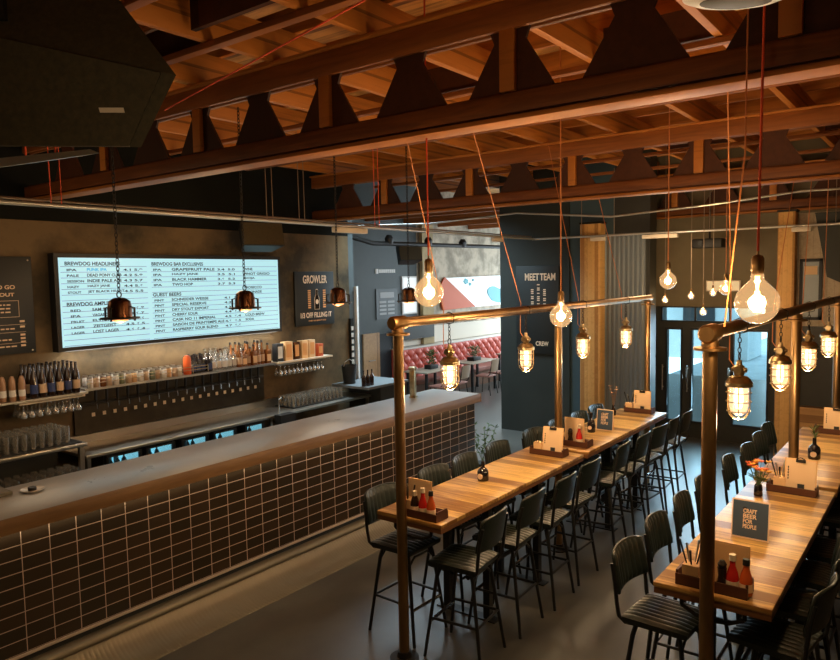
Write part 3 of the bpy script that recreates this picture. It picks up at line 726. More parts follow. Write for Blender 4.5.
# things on the bar
o = thing('tall_tap_lamp', 'tall square brass font standing near the end of the bar', 'beer font', (7.30, 5.66, 1.2712), .3)
MB().box(-.05, .05, -.045, .045, 0, .012).build('base', m_brass, o, 0)
MB().box(-.038, .038, -.035, .035, .012, .36, bev=.004).build('body', m_brass, o)
MB().box(-.06, .05, -.04, .04, .36, .40, bev=.004).build('head', m_brass, o)
m = MB()
for k in range(7): m.box(.038, .046, -.03, .03, .05+k*.045, .07+k*.045)
m.build('teeth', m_copper, o, 0)
o = thing('white_saucer', 'white saucer lying on the bar at its left end', 'saucer', (2.43, 5.58, 1.2712))
MB().lathe([(0, 0), (.05, 0), (.085, .012), (.083, .016), (.048, .006), (0, .006)], 24).build('dish', m_ceramic, o)
MB().lathe([(.0, .0065), (.03, .0065), (.03, .03), (0, .03)], 20).build('candle', m_blackm, o)
o = tag(MB().box(1.4, 2.3, 5.60, 5.838, 1.2715, 1.30, bev=.006).build('drip_mat', mat('grey bar towel', (.18,.17,.13), .8)), 'folded grey bar towel at the far left end of the bar', 'towel')
# climbing plant at the bar end
o = thing('trailing_plant', 'thin trailing plant at the far end of the bar', 'plant', (8.35, 5.25, 0))
MB().lathe([(0, 0), (.09, 0), (.12, .22), (.10, .22), (0, .20)], 16).build('pot', m_blackm, o)
m = MB(); st = MB()
for k in range(5):
    a = k*1.3; pts = [(0, 0, .2)]
    for j in range(1, 8): pts.append((.05*j*math.cos(a)*.5+random.uniform(-.02, .02), .05*j*math.sin(a)*.5+random.uniform(-.02, .02), .2+j*.075))
    st.tube(pts, .004, 5)
    for p in pts[2:]:
        for q in range(3): m.leaf(p, (random.uniform(-1, 1), random.uniform(-1, 1), random.uniform(-.2, .8)), .075, .04)
st.build('stem', m_green, o); m.build('foliage', m_green, o, 0)

# ------------------------------------------------------------------ high tables with pipe frames
def high_table(x0, x1, yc, w, label):
    L = x1-x0
    t = thing('high_table', label, 'table', ((x0+x1)/2, yc, 0), 0, 'high timber tables')
    top = MB().box(-L/2, L/2, -w/2, w/2, 1.022, 1.052, bev=.004).build('tabletop', m_table, t)
    MB().box(-L/2+.004, L/2-.004, -w/2+.004, w/2-.004, .985, 1.0215).build('under_board', m_edge, t, 0)
    for sx in (-1, 1):
        for sy in (-1, 1):
            x = sx*(L/2-.80); MB().box(x-.03, x+.03, sy*.2-.03, sy*.2+.03, .012, .984).build('leg', m_black, t, 0)
        MB().box(sx*(L/2-.80)-.05, sx*(L/2-.80)+.05, -.29, .29, 0, .012).build('foot_plate', m_black, t, 0)
        MB().tube([(sx*(L/2-.06), -.17, .93), (sx*(L/2-.06), -.09, .89), (sx*(L/2-.06), .0, .88), (sx*(L/2-.06), .09, .89), (sx*(L/2-.06), .17, .93)], .012).tube([(sx*(L/2-.06), -.17, .93), (sx*(L/2-.06), -.17, .984)], .012).tube([(sx*(L/2-.06), .17, .93), (sx*(L/2-.06), .17, .984)], .012).build('bag_hook', m_iron, t)
    MB().tube([(-L/2+.80, 0, .3), (L/2-.80, 0, .3)], .02).build('foot_rail', m_black, t)
    return t
high_table(4.06, 6.525, 3.22, .61, 'left high timber table nearer the camera, with the near condiment tray')
high_table(6.615, 9.06, 3.22, .61, 'left high timber table at its far end towards the columns')
high_table(4.006, 6.485, 1.042, .634, 'right high timber table nearer the camera, with the standing blue menu')
high_table(6.585, 9.05, 1.042, .634, 'right high timber table at its far end towards the entrance')
def pipe_frame(xs, y, z, xe, label):
    t = thing('pipe_frame', label, 'lamp frame', (0,0,0), 0, 'bronze pipe frames over the high tables')
    MB().tube([(xs[0]-.02, y, z), (xe, y, z)], .037, 18).build('top_pipe', m_pipe, t)
    MB().tube([(xs[0]-.075, y, z), (xs[0]-.06, y, z), (xs[0]+.07, y, z)], [.04, .050, .050], 18).build('elbow', m_pipe, t)
    for i, x in enumerate(xs):
        MB().tube([(x, y, .03), (x, y, z-.03)], .0385, 18).build('post', m_pipe, t)
        MB().lathe([(0, 0), (.11, 0), (.11, .012), (.055, .018), (.05, .06), (0, .06)], 24, (x, y, 0)).build('floor_flange', m_iron, t)
        MB().lathe([(0, 0), (.085, 0), (.085, .014), (.045, .02), (.045, .045), (0, .045)], 24, (x, y, z-.09)).build('top_flange', m_pipe, t)
    return t
pipe_frame([3.98, 6.57, 9.19], 3.213, 2.519, 9.3, 'bronze pipe frame with three posts standing over the left high table')
pipe_frame([3.956, 6.535, 9.14], 1.044, 2.519, 9.3, 'bronze pipe frame with posts standing over the right high table')

# ------------------------------------------------------------------ bar stools
def make_stool():
    t = thing('bar_stool', '', 'bar stool')
    # seat: padded slab with channels running front to back
    m = MB(); n = 9; W = .41; D = .40
    def seat(u, v):
        x = (u-.5)*W; y = (v-.5)*D
        ed = min(1, 5*min(v, 1-v)+.15); ex = min(1, 6*min(u, 1-u)+.2)
        z = .735 + .028*math.sqrt(ed*ex)*(.55+.45*abs(math.sin(PI*n*u))) - .012*math.cos((v-.5)*2)*0
        k = 1-.06*max(0, (v-.75)*4)**2
        return (x*k, y, z)
    m.grid(seat, n*6, 12)
    m.prism([(-W/2, -D/2), (W/2, -D/2), (W/2*.95, D/2), (-W/2*.95, D/2)], lambda a, b: (a*.98, b*.98, .705), lambda a, b: (a, b, .738))
    m.build('seat', m_leath, t, 50)
    # back rest: curved padded panel with upright channels
    m = MB(); nb = 8; WB = .42
    def back(u, v, off=0):
        a = (u-.5); x = a*WB*(1-.06*v); z = .885 + v*.240 - .016*(2*a)**4*v
        y = -.215 - .045*v - .04*(1-(2*a)**2) + off
        return (x, y, z)
    def bf(u, v):
        p = back(u, v); ed = min(1, 7*min(v, 1-v)+.1)
        return (p[0], p[1] + .010+.016*ed*(.4+.6*abs(math.sin(PI*nb*u))), p[2])
    m.grid(bf, nb*6, 8); m.grid(lambda u, v: back(u, v, -.012), 16, 8)
    # rim that closes the pad
    loop = [(k/16, 0) for k in range(17)]+[(1, k/8) for k in range(1, 9)]+[(1-k/16, 1) for k in range(1, 17)]+[(0, 1-k/8) for k in range(1, 8)]
    m.tube([Vector(back(u, v, .002)) for u, v in loop], .011, 6, closed=True)
    m.build('backrest', m_leath, t, 60)
    for sx in (-1, 1):
        MB().tube([(sx*.15, .12, .695), (sx*.16, -.12, .695), (sx*.185, -.185, .70), (sx*.208, -.215, .74), (sx*.215, -.225, .82), (sx*.213, -.240, .95), (sx*.205, -.262, 1.06)], .013, 8).build('back_frame', m_black, t)
    for sx in (-1, 1):
        for sy in (-1, 1):
            MB().tube([(sx*.135, sy*.13, .70), (sx*.15, sy*.15, .62), (sx*.205, sy*.235, 0)], [.015, .015, .0125], 8).build('leg', m_black, t)
    def lp(z): k = (.62-z)/.62; return (.15+.055*k, .15+.085*k)
    a, b = lp(.27); MB().tube([(-a, b, .27), (a, b, .27)], .013, 8).build('foot_rest', m_chrome, t)
    a, b = lp(.30)
    for p_, q_ in (((-a, b, .30), (-a, -b, .30)), ((a, b, .30), (a, -b, .30)), ((-a, -b, .30), (a, -b, .30))): MB().tube([p_, q_], .011, 6).build('stretcher', m_black, t)
    for q in (.15, -.15): MB().tube([(-.15, q, .60), (-.08, q, .66), (.08, q, .66), (.15, q, .60)], .010, 6).build('brace', m_black, t)
    return t
st0 = make_stool(); first = True
rows = [
 ('left', 'bar side', 3.47, PI, [4.35, 5.06, 5.60, 6.20, 6.95, 7.55, 8.12, 8.68], 'stools on the bar side of the left table'),
 ('left', 'aisle side', 2.90, 0, [4.32, 4.92, 5.50, 6.08, 6.90, 7.42, 7.95, 8.44, 8.92], 'stools on the aisle side of the left table'),
 ('right', 'aisle side', 1.365, PI, [4.29, 4.90, 5.50, 6.08, 6.88, 7.45, 8.05, 8.58], 'stools on the aisle side of the right table'),
 ('right', 'wall side', .79, 0, [4.40, 4.93, 5.48, 6.02, 6.88, 7.42, 7.98], 'stools on the wall side of the right table')]
for tb, side, y, rz, xs, grp in rows:
    for i, x in enumerate(xs):
        o = st0 if first else dup(st0); first = False
        j = random.uniform(-.09, .09); dy = random.uniform(-.02, .03)*(1 if rz else -1)
        if tb == 'left' and side == 'aisle side' and i == 0: j = .10
        if tb == 'right' and side == 'wall side' and i == 0: j = -.12
        o.location = (x, y+dy, 0); o.rotation_euler = (0, 0, rz+j)
        nm = 'nearest the camera' if i == 0 else ('at the far end' if i == len(xs)-1 else '%s from the near end' % ORD[i])
        o['label'] = 'ribbed dark leather bar stool, %s of the %s table, %s' % (side, tb, nm); o['group'] = grp

# ------------------------------------------------------------------ things on the tables
ZT = 1.0525
def tray(x, y, label):
    t = thing('condiment_tray', label, 'tray', (x, y, ZT), 0, 'wooden condiment trays on the high tables')
    MB().box(-.075, .075, -.18, .18, 0, .012).build('base', m_tray, t, 0)
    MB().box(-.075, -.065, -.18, .18, .012, .058).build('side', m_tray, t, 0); MB().box(.065, .075, -.18, .18, .012, .058).build('side', m_tray, t, 0)
    MB().box(-.065, .065, -.18, -.168, .012, .075).build('end_panel', m_tray, t, 0); MB().box(-.065, .065, .168, .18, .012, .075).build('end_panel', m_tray, t, 0)
    return t
def clip(x, y, label, mm, w=.20, h=.27, lean=.16, clipm=True, code=True):
    t = thing('menu_clipboard', label, 'menu', (x, y, ZT+.013))
    M = Matrix.Rotation(lean, 4, 'Y')
    MB().box(-.004, .004, -w/2, w/2, 0, h, M).build('board', m_kraft, t, 0)
    MB().box(-.006, -.0045, -w/2+.008, w/2-.008, .01, h-.012, M).build('sheet', mm, t, 0)
    if clipm: MB().box(-.016, -.006, -.035, .035, h-.028, h-.004, M).tube([M @ Vector((-.018, -.03, h-.002)), M @ Vector((-.022, 0, h+.012)), M @ Vector((-.018, .03, h-.002))], .004, 6).build('clip', m_iron, t)
    if code:
        m = MB(); m.box(-.0072, -.0061, -.03, .02, .03, .07, M)
        for k in range(5): m.box(-.0072, -.0061, w/2-.03, w/2-.022, .10+k*.022, .115+k*.022, M)
        m.build('print', m_ink, t, 0)
    return t
def cutlery(x, y, label):
    t = thing('cutlery_cup', label, 'cutlery', (x, y, ZT+.013))
    MB().box(-.045, .045, -.045, .045, 0, .10).build('cup', m_kraft, t, 0)
    for k, (dx, dy) in enumerate(((-.02, .0), (.015, .02), (.0, -.025), (.025, -.01), (-.01, .03))):
        MB().tube([(dx, dy, .1), (dx*2.2, dy*2.2, .19+.012*k)], [.004, .007], 6).build('utensil', m_steel if k % 2 else m_iron, t)
    return t
def sauce(x, y, kind, label):
    nm, mm, cap, h = {'k': ('ketchup_bottle', m_ketch, m_wlid, .19), 'h': ('sauce_bottle', m_hot, m_blackm, .18), 'd': ('pepper_mill', m_beer, m_blackm, .15), 'b': ('sauce_bottle', m_beer, m_wlid, .16)}[kind]
    t = thing(nm, label, 'bottle', (x, y, ZT+.013)); t.scale = (1.1, 1.1, 1.12)
    if kind == 'd':
        MB().lathe([(0, 0), (.026, 0), (.028, .03), (.019, .07), (.024, .11), (0, .11)], 16).build('body', mm, t); MB().lathe([(0, .11), (.02, .112), (.023, .13), (.012, .148), (0, .15)], 16).build('knob', m_iron, t)
    else:
        MB().lathe([(0, 0), (.030, 0), (.032, .01), (.031, .075), (.026, .10), (.014, .135), (.013, h-.03), (0, h-.03)], 16).build('body', mm, t)
        MB().lathe([(0, h-.03), (.017, h-.03), (.016, h), (0, h)], 14).build('cap', cap, t)
        MB().lathe([(.0322, .02), (.033, .02), (.0325, .06), (.0318, .06)], 16).build('label_paper', m_wlid if kind == 'k' else m_cream, t)
    return t
def growler(x, y, label, r=.045, h=.20, herb=None):
    t = thing('dark_bottle', label, 'bottle', (x, y, ZT))
    MB().lathe([(0, 0), (r*.95, 0), (r, .01), (r, h*.45), (r*.8, h*.58), (r*.32, h*.7), (r*.3, h), (0, h)], 18).build('glass', m_black2, t)
    MB().prism([(r*.5*math.cos(k*PI/6), r*.5*math.sin(k*PI/6)+h*.26) for k in range(12)], lambda a, b: (-r-.002, a, b), lambda a, b: (-r+.004, a, b)).build('label_paper', m_cream, t, 0)
    if herb:
        m = MB()
        for k in range(14):
            a = random.uniform(0, 6.3); z = h*.95+random.uniform(0, .10)
            m.leaf((0, 0, z), (math.cos(a), math.sin(a), random.uniform(.5, 1.6)), .085, .016)
        m.tube([(0, 0, h*.6), (.005, 0, h+.12)], .003, 5)
        m.build('sprig', herb, t, 0)
    return t
# left table
tray(4.155, 3.15, 'wooden condiment tray at the near end of the left table')
clip(4.20, 3.20, 'tall kraft menu board in the near tray of the left table', m_paper, .22, .25, -.02, False, False)
cutlery(4.155, 3.275, 'box of cutlery in the near tray of the left table')
sauce(4.125, 3.20, 'b', 'small dark sauce bottle beside the ketchup in the near tray of the left table')
sauce(4.125, 3.125, 'k', 'ketchup bottle in the near tray of the left table'); sauce(4.125, 3.05, 'h', 'orange sauce bottle in the near tray of the left table')
growler(5.20, 3.27, 'dark round bottle standing alone on the near left table', .05, .17)
tray(6.33, 3.20, 'wooden condiment tray before the middle post of the left table')
clip(6.30, 3.15, 'cream menu on a clipboard beside the middle post of the left table', m_paper, .22, .27, .12)
cutlery(6.34, 3.31, 'box of cutlery beside the clipboard before the middle post of the left table')
tray(6.83, 3.16, 'wooden condiment tray behind the middle post of the left table')
clip(6.865, 3.17, 'plain kraft menu board in the tray behind the middle post', m_paper, .22, .27, -.02, False, False)
sauce(6.80, 3.09, 'k', 'ketchup bottle in the tray behind the middle post'); sauce(6.80, 3.19, 'd', 'dark pepper mill in the tray behind the middle post')
growler(7.50, 3.26, 'dark bottle standing before the blue menu on the far left table', .045, .22)
def standing_menu(x, y, rz, label, w=.21, h=.25, words=None):
    t = thing('standing_menu', label, 'menu', (x, y, ZT), rz)
    M = Matrix.Rotation(.13, 4, 'Y')
    MB().box(-.004, .0, -w/2, w/2, 0, h, M).build('cover', m_cream, t, 0)
    MB().box(-.0055, -.0042, -w/2+.008, w/2-.008, .010, h-.010, M).build('panel', m_navy, t, 0)
    MB().box(0, .003, -w/2+.02, w/2-.02, 0, h-.02, Matrix.Translation((.09, 0, 0)) @ Matrix.Rotation(-.22, 4, 'Y')).build('back_leg', m_kraft, t, 0)
    v = (M @ Vector((0, 0, 1))).normalized(); z0 = .045
    if words:
        for k, wd in enumerate(words[::-1]):
            o_ = M @ Vector((-.0058, .045, (.068+k*.034)))
            text(wd, o_, U2, v, (.085 if k != 1 else .06), .029, m_cream, 'lettering', t, .0006)
        MB().prism([(.035+.016*math.cos(a*PI/5), .200+.012*math.sin(a*PI/5)) for a in range(10)], lambda a, b: M @ Vector((-.0062, a, b)), lambda a, b: M @ Vector((-.0056, a, b))).build('badge', m_ink, t, 0)
    return t
standing_menu(7.66, 3.17, 0, 'slate blue standing menu on the far left table', .20, .24, ['CRAFT', 'BEER', 'FOR', 'PEOPLE'])
tray(8.93, 3.22, 'wooden condiment tray at the far end of the left table')
clip(8.90, 3.18, 'cream menu on a clipboard at the far end of the left table', m_paper, .22, .27, .10)
cutlery(8.93, 3.35, 'box of cutlery at the far end of the left table')
# right table
tray(4.125, 1.05, 'wooden condiment tray at the near end of the right table').scale = (1.05, 1.08, 1.1)
clip(4.17, .99, 'plain kraft menu board in the near tray of the right table', m_kraft, .24, .25, -.02, False, False)
cutlery(4.12, 1.17, 'cutlery cup in the near tray of the right table')
sauce(4.095, 1.00, 'd', 'dark pepper mill behind the post in the near tray of the right table'); sauce(4.095, .945, 'k', 'ketchup bottle in the near tray of the right table'); sauce(4.095, .875, 'h', 'orange sauce bottle in the near tray of the right table')
standing_menu(5.02, 1.055, 0, 'slate blue standing menu with cream lettering on the right table', .235, .26, ['CRAFT', 'BEER', 'FOR', 'PEOPLE'])
o = thing('flower_vase', 'small black vase of coral flowers on the right table', 'vase', (6.06, 1.215, ZT)); o.scale = (1.15, 1.15, 1.15)
MB().lathe([(0, 0), (.028, 0), (.030, .01), (.026, .07), (.02, .08), (.017, .08), (.02, .06), (0, .05)], 16).build('pot', m_black2, o)
m = MB(); f_ = MB(); y_ = MB()
for k in range(20):
    a = k*2.4; r = .02+.065*((k*5) % 7)/7; h = .17+.07*((k*3) % 5)/5
    p = (r*math.cos(a), r*math.sin(a), h); m.tube([(0, 0, .06), (p[0]*.5, p[1]*.5, h*.6), p], .0018, 5)
    tgt = f_ if k % 3 else y_
    for q in range(7):
        b_ = q*.9; tgt.leaf(p, (math.cos(b_), math.sin(b_), .55), .030, .018)
    for q in range(2): m.leaf((p[0]*.5, p[1]*.5, h*.6), (math.cos(a+q*2), math.sin(a+q*2), .4), .05, .018)
m.build('foliage', m_green, o, 0); f_.build('coral_flowers', m_flower, o, 0); y_.build('yellow_flowers', m_yellow, o, 0)
tray(6.30, 1.01, 'wooden condiment tray before the middle post of the right table')
clip(6.27, .95, 'cream menu on a clipboard before the middle post of the right table', m_paper, .23, .27, .12)
cutlery(6.31, 1.10, 'cutlery cup beside the clipboard before the middle post of the right table')
growler(7.55, 1.03, 'round dark bottle holding a green sprig on the far right table', .055, .20, m_green)
tray(8.85, 1.03, 'wooden condiment tray at the far end of the right table')
clip(8.82, 1.0, 'cream menu on a clipboard at the far end of the right table', m_paper, .24, .27, .10)
o = thing('dried_flower_vase', 'thin vase of dried tan flowers before the left timber column', 'vase', (8.55, 3.42, ZT))
MB().lathe([(0, 0), (.03, 0), (.034, .05), (.015, .10), (.017, .13), (0, .125)], 14).build('pot', m_beer, o)
m = MB()
for k in range(12):
    a = k*2.4; p = (.06*math.cos(a)*(k % 4)/3, .06*math.sin(a)*(k % 4)/3, .24+.04*(k % 4)); m.tube([(0, 0, .1), p], .002, 5)
    for q in range(5): m.leaf(p, (math.cos(q*1.3), math.sin(q*1.3), .6), .03, .018)
m.build('dried_stems', m_dry, o, 0)

# ------------------------------------------------------------------ lamps
def plight(loc, w, col=(1,.68,.38), r=.05, name='lamp_light'):
    ld = bpy.data.lights.new(name, 'POINT'); ld.energy = w; ld.color = col; ld.shadow_soft_size = r
    o = bpy.data.objects.new(name, ld); COL.objects.link(o); o.location = loc; return o
def chain_mb(m, z0, z1, r=.012, w=.003):
    n = max(1, int((z1-z0)/(r*1.7)))
    for k in range(n):
        z = z0+(k+.5)*(z1-z0)/n
        pts = [((r*.6*math.cos(a) if k % 2 else 0), (0 if k % 2 else r*.6*math.cos(a)), z+r*1.15*math.sin(a)) for a in [q*PI/4 for q in range(8)]]
        m.tube(pts, w, 5, closed=True)
    return m
def cage_lamp(x, y, zp, s_, label, top, grp):
    """lamp hanging from the pipe underside zp; s_ scales the body; top = where its flex meets the ceiling"""
    t = thing('caged_pendant', label, 'pendant lamp', (x, y, zp-.037), 0, grp)
    d = -.13
    m = MB(); m.tube([(-.0, -.046, .037), (0, -.046, .06), (0, 0, .083), (0, .046, .06), (0, .046, .037), (0, .04, 0), (0, 0, -.012), (0, -.04, 0)], .004, 6, closed=True)
    chain_mb(m, d, -.008, .016, .0032); m.build('chain', m_iron, t)
    m = MB(); m.tube([(.022*math.cos(a), 0, d-.022+.022*math.sin(a)) for a in [k*PI/5 for k in range(10)]], .004, 6, closed=True); m.build('hook_ring', m_iron, t)
    z = d-.045
    MB().lathe([(0, z), (.014, z), (.018, z-.03), (.03, z-.035), (.032, z-.085), (.022, z-.10), (0, z-.10)], 16).lathe([(0, -.045), (.012, -.045), (.016, -.04), (.016, .04), (.012, .045), (0, .045)], 12, M=Matrix.Translation((0, 0, z-.06)) @ Matrix.Rotation(PI/2, 4, 'X')).lathe([(0, -.03), (.024, -.03), (.024, .03), (0, .03)], 12, M=Matrix.Translation((-.02, 0, z-.06)) @ Matrix.Rotation(PI/2, 4, 'Y')).build('junction_box', m_brass, t)
    z2 = z-.10
    MB().lathe([(0, z2), (.045, z2), (.062, z2-.012), (.072, z2-.03), (.078, z2-.035), (.078, z2-.062), (.062, z2-.065), (.06, z2-.05), (0, z2-.045)], 22).build('housing', m_brass, t)
    z3 = z2-.055
    MB().lathe([(.052, z3), (.055, z3-.02), (.055, z3-.13), (.045, z3-.165), (.022, z3-.185), (0, z3-.19)], 20).build('glass_jar', m_jar, t)
    MB().lathe([(0, z3), (.018, z3-.01), (.024, z3-.04), (.027, z3-.10), (.02, z3-.14), (0, z3-.15)], 14).build('bulb', m_bulb, t)
    m = MB()
    for k in range(6):
        a = k*PI/3+.2; c, s2 = math.cos(a), math.sin(a)
        m.tube([(.072*c, .072*s2, z3), (.072*c, .072*s2, z3-.14), (.062*c, .062*s2, z3-.175), (.036*c, .036*s2, z3-.203), (0, 0, z3-.213)], .0028, 5)
    for zz, r in ((z3-.045, .073), (z3-.10, .073), (z3-.16, .067)): m.tube([(r*math.cos(k*PI/8), r*math.sin(k*PI/8), zz) for k in range(16)], .0028, 5, closed=True)
    m.build('guard', m_brass, t)
    q = Vector(top)-Vector((x, y, zp-.037)); e = Vector((0, 0.062, z-.03)); 
    MB().tube([(0, .03, z-.04), (0, .058, z+.0), (0, .058, -.0), (0, .052, .10), tuple(q)], .0035, 6).build('flex', m_cordo, t)
    plight((x, y, zp-.037+z3-.235), CAGE_W)
    return t
CAGE_W = 17; GLOBE_W = 42
tops1 = [(3.86, 3.0, 3.75), (3.86, 2.47, 3.75), (8.0, 4.05, 4.5), (8.15, 3.45, 3.75)]
tops2 = [(3.86, .95, 3.75), (8.18, 1.36, 3.75), (8.18, 1.2, 3.75), (8.18, 1.05, 3.75)]
for k, x in enumerate((4.63, 5.89, 7.165, 8.42)):
    cage_lamp(x, 3.213, 2.519, 1, 'brass caged lamp hanging over the left table, %s from the near end' % ORD[k].replace('nearest', 'first'), tops1[k], 'caged lamps over the left table')
for k, x in enumerate((4.61, 5.89, 7.165, 8.42)):
    cage_lamp(x, 1.044, 2.519, 1, 'brass caged lamp hanging over the right table, %s from the near end' % ORD[k].replace('nearest', 'first'), tops2[k], 'caged lamps over the right table')
def globe(x, y, z, r, ztop, label, mm=m_cord, w=GLOBE_W, tilt=(0, 0), light=True):
    t = thing('globe_pendant', label, 'pendant lamp', (x, y, z), 0, 'globe bulbs on coloured flex')
    k = r/.09
    pr = [(0, -.09)] + [(.09*math.sin(a), -.09*math.cos(a)) for a in [q*PI/14 for q in range(1, 12)]] + [(.040, .086), (.028, .100), (.025, .125)]
    MB().lathe([(a*k, b*k) for a, b in pr], 28).build('globe', m_globe, t)
    m = MB()
    for q in range(4):
        a = q*PI/2; m.tube([(.006*math.cos(a)*k, .006*math.sin(a)*k, .05*k), (.013*math.cos(a)*k, .013*math.sin(a)*k, -.04*k), (.013*math.cos(a+.8)*k, .013*math.sin(a+.8)*k, -.04*k), (.006*math.cos(a+.8)*k, .006*math.sin(a+.8)*k, .045*k)], .0028*k, 6)
    m.build('filament', m_fil, t)
    MB().tube([(0, 0, .115*k), (0, 0, .05*k)], [.010*k, .005*k], 8).build('stem', m_bulb, t)
    MB().lathe([(0, .118*k), (.022*k, .118*k), (.024*k, .13*k), (.026*k, .14*k), (.026*k, .185*k), (.02*k, .20*k), (.006*k, .205*k), (.004*k, .23*k), (0, .23*k)], 18).build('socket', m_pipe, t)
    MB().tube([(0, 0, .22*k), (tilt[0], tilt[1], ztop-z)], .0058, 6).build('flex', mm, t)
    if light: plight((x, y, z), w, r=.042)
    return t
globe(3.578, .738, 2.70, .098, 4.70, 'largest glass globe bulb on a red flex at the right, before the right pipe frame', tilt=(.02, -.01))
globe(3.79, 2.789, 2.745, .098, 4.70, 'glass globe bulb on a red flex above the near left pipe corner')
globe(5.405, 2.618, 2.50, .092, 4.70, 'glass globe bulb before the middle of the left pipe frame', m_cordo)
globe(7.985, 2.566, 2.755, .092, 4.70, 'glass globe bulb hanging farther back above the aisle', m_cordo, 22)
for k, (y, z) in enumerate(((3.741, 2.403), (3.334, 2.47), (3.003, 2.52), (3.148, 2.22))):
    globe(11.5-.3*k, y*(11.5-.3*k)/11.5, 2.85-(2.85-z)*(11.5-.3*k)/11.5, .05, 4.70, 'small globe bulb near the entrance, %s from the left' % ORDL[k], m_wire, 4)
globe(10.0, 2.45, 2.62, .085, 4.7, 'clear globe bulb hanging near the entrance below the white sign', m_cordo, 7)
# spare flexes hanging by the large bulb
t = thing('looped_flex', 'loose orange flex hanging beside the largest globe bulb', 'cord', (0,0,0)); 
MB().tube([(3.60, .80, 4.7), (3.62, .81, 3.4), (3.78, .93, 2.57)], .004, 6).build('flex', m_cordo, t)
t = thing('swagged_flex', 'pink red flex strung diagonally under the roof at the upper left', 'cord', (0,0,0))
MB().tube([(2.7, 2.346, 4.2), (3.365, 5.042, 4.2)], .005, 6).build('flex', m_cord, t)

def bell(x, y, z, label, kind=0):
    t = thing('ship_lamp', label, 'pendant lamp', (x, y, z), 0, 'copper ship lamps on chains over the bar')
    MB().lathe([(0, .13), (.03, .13), (.05, .125), (.085, .10), (.095, .05), (.098, -.03), (.09, -.03), (.085, .05), (0, .10)], 20).build('dome', m_copper, t)
    MB().lathe([(.098, -.045), (.155, -.045), (.155, -.032), (.098, -.028)], 24).build('flange', m_iron, t)
    MB().lathe([(0, -.08), (.06, -.06), (.085, -.035), (.09, -.03)], 18).build('lens', m_dim, t)
    for k in range(4):
        a = k*PI/2+.5; MB().tube([(.13*math.cos(a), .13*math.sin(a), -.06), (.13*math.cos(a), .13*math.sin(a), .05)], .009, 8).tube([(.13*math.cos(a), .13*math.sin(a), .045), (.085*math.cos(a), .085*math.sin(a), .06)], .005, 6).build('clamp_bolt', m_iron, t)
    m = MB(); m.tube([(.02*math.cos(a), 0, .155+.025*math.sin(a)) for a in [k*PI/5 for k in range(10)]], .005, 6, closed=True)
    chain_mb(m, .18, 4.48-z, .02, .0035); m.build('chain', m_iron, t)
    plight((x, y, z-.11), 3, (1,.45,.18), .05)
    return t
bell(3.166, 5.5, 2.59, 'copper ship lamp on a chain before the left of the menu screen')
bell(4.46, 5.5, 2.615, 'copper ship lamp on a chain before the right of the menu screen')
bell(5.756, 5.5, 2.615, 'copper ship lamp on a chain beside the growler poster')
bell(7.043, 5.5, 2.585, 'copper ship lamp on a chain above the far end of the bar')

# wall speakers and projector
def speaker(loc, rz, tilt, dims, label):
    t = thing('wall_speaker', label, 'speaker', loc, rz)
    w, d, h = dims; M = Matrix.Rotation(tilt, 4, 'X')
    MB().prism([(-w/2, 0), (w/2, 0), (w*.36, d), (-w*.36, d)], lambda a, b: M @ Vector((a, b, -h/2)), lambda a, b: M @ Vector((a, b, h/2))).build('cabinet', m_blackm, t, 0)
    MB().box(-w/2+.01, w/2-.01, -.012, -.001, -h/2+.01, h/2-.01, M).build('grille', m_spk, t, 0)
    MB().tube([(0, d*.8, 0), (0, d+.12, .06)], .02, 8).build('bracket', m_iron, t)
    return t
speaker((6.72, 7.85, 3.49), -.35, -.25, (.62, .32, .34), 'black speaker mounted high above the right of the menu screen')
speaker((11.6, 9.0, 3.37), -.5, -.3, (.5, .3, .38), 'dark speaker hung below the ceiling before the blue grey wall')
t = thing('ceiling_projector', 'black projector hung high before the entrance wall', 'projector', (11.45, 3.05, 3.28))
MB().box(-.18, .18, -.22, .22, -.07, .07, bev=.02).build('body', m_blackm, t); MB().tube([(-.18, .08, 0), (-.22, .08, 0)], .035, 14).build('lens', m_ink, t); MB().tube([(0, 0, .07), (0, 0, 1.2)], .015, 8).build('pole', m_black, t)
t = thing('exit_light_box', 'blank cream rectangular light box on the wall above the entrance', 'light box', (12.385, 3.07, 2.61))
MB().box(-.03, .014, -.27, .27, -.09, .09, bev=.004).build('case', m_ltbox, t); MB().box(-.034, -.031, -.25, .25, -.075, .075).build('diffuser', mat('cream diffuser', (.8,.68,.45), .6, emit=(1,.75,.42), es=.35), t, 0)

# suspended conduit and emergency lights
t = thing('conduit_run', 'pale galvanised conduit running high above the length of the bar', 'conduit', (0,0,0))
MB().tube([(-1, 5.55, 3.45), (10.85, 5.75, 3.45)], .018, 10).build('pipe', m_conduit, t); MB().tube([(-1, 5.60, 3.49), (10.85, 5.80, 3.49)], .010, 8).build('cable', m_wire, t)
t = thing('conduit_run', 'pale galvanised conduit crossing high before the columns and entrance', 'conduit', (0,0,0))
MB().tube([(10.88, 5.8, 3.45), (10.88, -2.6, 3.45)], .018, 10).build('pipe', m_conduit, t)
t = thing('cable_run', 'sagging pale cable below the far roof truss', 'cable', (0,0,0))
MB().tube([(8.9, 8.3, 3.72), (8.9, 6.5, 3.66), (8.9, 5.0, 3.72), (8.9, 3.6, 3.58), (8.9, 2.4, 3.64), (8.9, 1.4, 3.72), (8.9, 0, 3.70)], .012, 8).build('cable', m_conduit, t)
t = thing('ventilation_duct', 'black service pipe crossing below the ceiling before the concrete wall', 'pipe', (0,0,0))
MB().tube([(9.6, 8.9, 3.62), (10.3, 8.9, 3.50), (17.5, 8.9, 3.55)], .045, 10).build('pipe', m_blackm, t)
